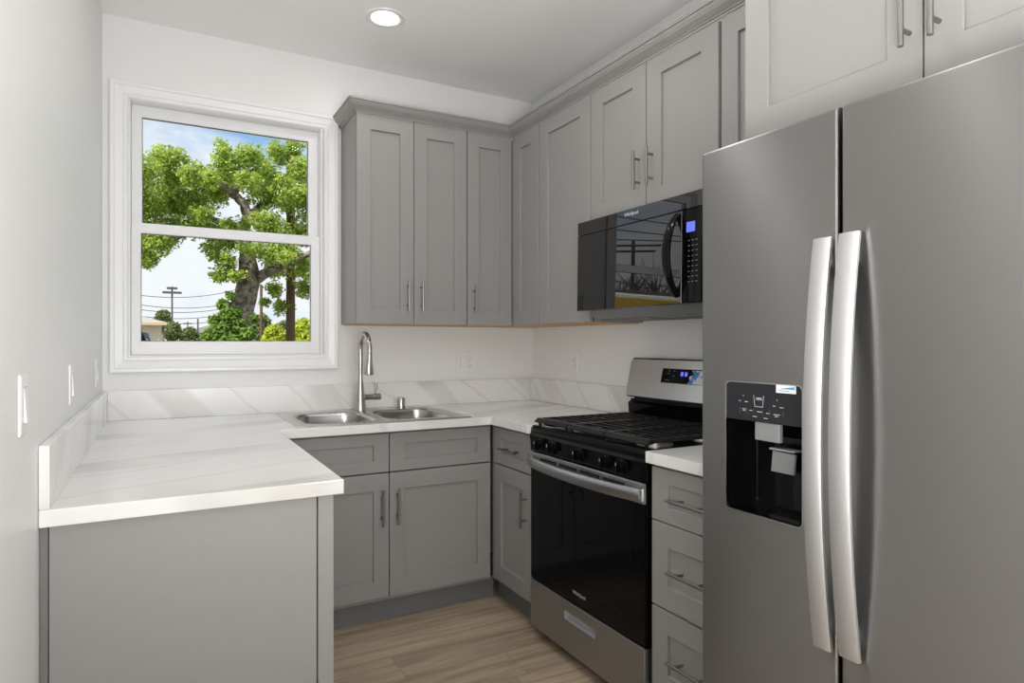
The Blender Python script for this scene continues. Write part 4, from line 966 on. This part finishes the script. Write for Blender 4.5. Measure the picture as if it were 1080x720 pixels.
# parked cars
def car(name, lab, x_, y_, L_, H_, ang, body, Wd=1.85, van=False):
    t_ = thing(name, lab, 'car', (x_, y_, GZ)); t_.rotation_euler = (0, 0, ang)
    if van: pr_ = [(-L_/2, .35), (-L_/2, H_-.25), (-L_/2+.15, H_-.08), (L_/2-1.3, H_-.08), (L_/2-.55, 1.25), (L_/2, 1.05), (L_/2, .35)]
    else: pr_ = [(-L_/2, .35), (-L_/2, .85), (-L_/2+.25, 1.0), (-L_/2+.55, H_-.1), (-L_/2+1.0, H_), (L_/2-2.0, H_), (L_/2-1.25, 1.05), (L_/2-.15, .9), (L_/2, .7), (L_/2, .35)]
    def local(bm_, nm, m_, par=None, sm=False):
        me = bpy.data.meshes.new(nm); bmesh.ops.recalc_face_normals(bm_, faces=bm_.faces); bm_.to_mesh(me); bm_.free(); me.materials.append(m_); o = bpy.data.objects.new(nm, me); COL.objects.link(o); o.parent = par or t_; return o
    b1 = prism(bmesh.new(), pr_, 'y', -Wd/2, Wd/2); local(b1, 'body', body)
    if not van:
        b1 = prism(bmesh.new(), [(-L_/2+.42, 1.02), (-L_/2+.70, H_-.12), (L_/2-2.05, H_-.10), (L_/2-1.42, 1.05)], 'y', -Wd/2-.01, Wd/2+.01); local(b1, 'side_windows', M_glassblk)
    else:
        b1 = bx(bmesh.new(), -L_/2+.1, L_/2-1.4, -Wd/2+.05, Wd/2-.05, H_-.10, H_, .03); local(b1, 'roof', M_white)
        b1 = prism(bmesh.new(), [(L_/2-1.6, 1.3), (L_/2-1.6, H_-.3), (L_/2-1.25, H_-.3), (L_/2-.68, 1.3)], 'y', -Wd/2-.01, Wd/2+.01); local(b1, 'side_windows', M_glassblk)
    for sx in (-L_/2+.85, L_/2-.85):
        for sy in (-Wd/2, Wd/2-.2): b1 = bmesh.new(); lathe(b1, (sx, sy, .33), (0, 1, 0), [(0, 0), (0, .33), (.2, .33), (.2, 0)], 20); local(b1, 'wheel', M_blkpl)
    return t_
cp_ = at(158, 352, 24)
car('car', 'dark parked car whose roof shows below the beige house', at(174, 350, 24).x-2.3, 24, 4.6, at(160, 348.5, 24).z-GZ, PI, mat('dark_blue_car_paint', (0.05, 0.07, 0.10), 0.2))
# ---- things seen mirrored in the microwave door (out through the window, to the left)
def mir(u, v, Y):
    """point at depth Y along the ray mirrored in the microwave door"""
    a = (u-540)/CF; b_ = (360.785-v)/CF
    r_ = Vector((a*math.cos(CT)+math.sin(CT), -a*math.sin(CT)+math.cos(CT), b_)); p_ = CV+r_*((MX-CV.x)/r_.x)
    n_ = Vector((-1, 0, tilt)).normalized(); r2 = r_-2*r_.dot(n_)*n_; return p_+r2*((Y-p_.y)/r2.y)
pm = mir(668, 254, 24)
t_ = thing('utility_pole', 'utility pole with two crossarms mirrored in the microwave door', 'pole', (pm.x, 24, GZ))
obj('shaft', tube(bmesh.new(), [(pm.x, 24, GZ), tuple(pm)], [0.15, 0.10], 10), M_gp, t_)
for v, hw in ((259, 1.5), (265, 1.2)):
    z_ = mir(668, v, 24).z; b_ = bmesh.new(); dx = Vector((0.75, 0.66, 0))
    tube(b_, [Vector((pm.x, 24, z_))-dx*hw, Vector((pm.x, 24, z_))+dx*hw], 0.065, 6); obj('crossarm', b_, M_gp, t_)
for i, (va, vb) in enumerate(((225, 236), (240, 248), (252, 254))):
    b_ = bmesh.new(); p0, p1 = mir(630, va, 24), mir(705, vb, 24); p0 = p0+(p0-p1)*.5; p1 = p1+(p1-p0)*.4
    tube(b_, [p0, p1], 0.035, 5); o = obj('overhead_wire', b_, M_gp)
    tag(o, ['highest power line mirrored in the microwave door', 'middle power line mirrored in the microwave door', 'lowest power line mirrored in the microwave door'][i], 'wire')
fa_, fb_ = mir(632, 311, 9), mir(712, 315, 9)
dv = (fb_-fa_); dv.z = 0; fa_ = fa_-dv*.3; fb_ = fb_+dv*.5
b_ = bmesh.new(); nn = Vector((-dv.y, dv.x, 0)).normalized()*0.1
zt1 = mir(665, 306, 9).z
vs = [b_.verts.new((p.x, p.y, z_)) for z_ in (GZ, zt1) for p in (fa_-nn, fb_-nn, fb_+nn, fa_+nn)]
for f in ((0, 1, 2, 3), (4, 7, 6, 5), (0, 4, 5, 1), (1, 5, 6, 2), (2, 6, 7, 3), (3, 7, 4, 0)): b_.faces.new([vs[i] for i in f])
o = tag(obj('garden_wall', b_, mat('brown_garden_wall', (0.14, 0.10, 0.085), 0.8)), 'brown garden wall mirrored in the microwave door', 'wall')
b_ = bmesh.new(); zf = mir(665, 298, 9).z
for i in range(46):
    p = fa_.lerp(fb_, i/45); tube(b_, [(p.x, p.y, zt1-.02), (p.x, p.y, zf)], 0.012, 5)
tube(b_, [(fa_.x, fa_.y, zf), (fb_.x, fb_.y, zf)], 0.015, 5)
tag(obj('railing', b_, M_gp), 'dark picket railing on top of the brown garden wall', 'railing')
for i, (u, v, Yt) in enumerate(((650, 290, 13), (672, 282, 16.5), (692, 284, 13))):
    p = mir(u, v, Yt); t_ = thing('bare_tree', ['left bare twiggy tree mirrored in the microwave door', 'middle bare twiggy tree mirrored in the microwave door', 'right bare twiggy tree mirrored in the microwave door'][i], 'tree', (p.x, Yt, GZ))
    b_ = bmesh.new(); tube(b_, [(p.x, Yt, GZ), (p.x, Yt, p.z-.7)], [.12, .07], 7)
    for j in range(70):
        z0 = p.z-random.uniform(.7, 2.0); d = Vector((random.uniform(-1, 1), random.uniform(-1, 1), random.uniform(.4, 1.4)))*random.uniform(.5, 1.1)
        tube(b_, [(p.x, Yt, z0), Vector((p.x, Yt, z0))+d*.5, Vector((p.x, Yt, z0))+d], [.02, .012, .005], 4)
    obj('trunk', b_, M_gp, t_)
pv = mir(664, 318, 4.6)
M_yel = mat('yellow_van_paint', (0.62, 0.40, 0.02), 0.3)
car('van', 'yellow van with a white roof mirrored in the microwave door', pv.x-0.5, 5.2, 5.4, pv.z+0.10-GZ, math.atan2(dv.y, dv.x)+PI, M_yel, 1.9, True)
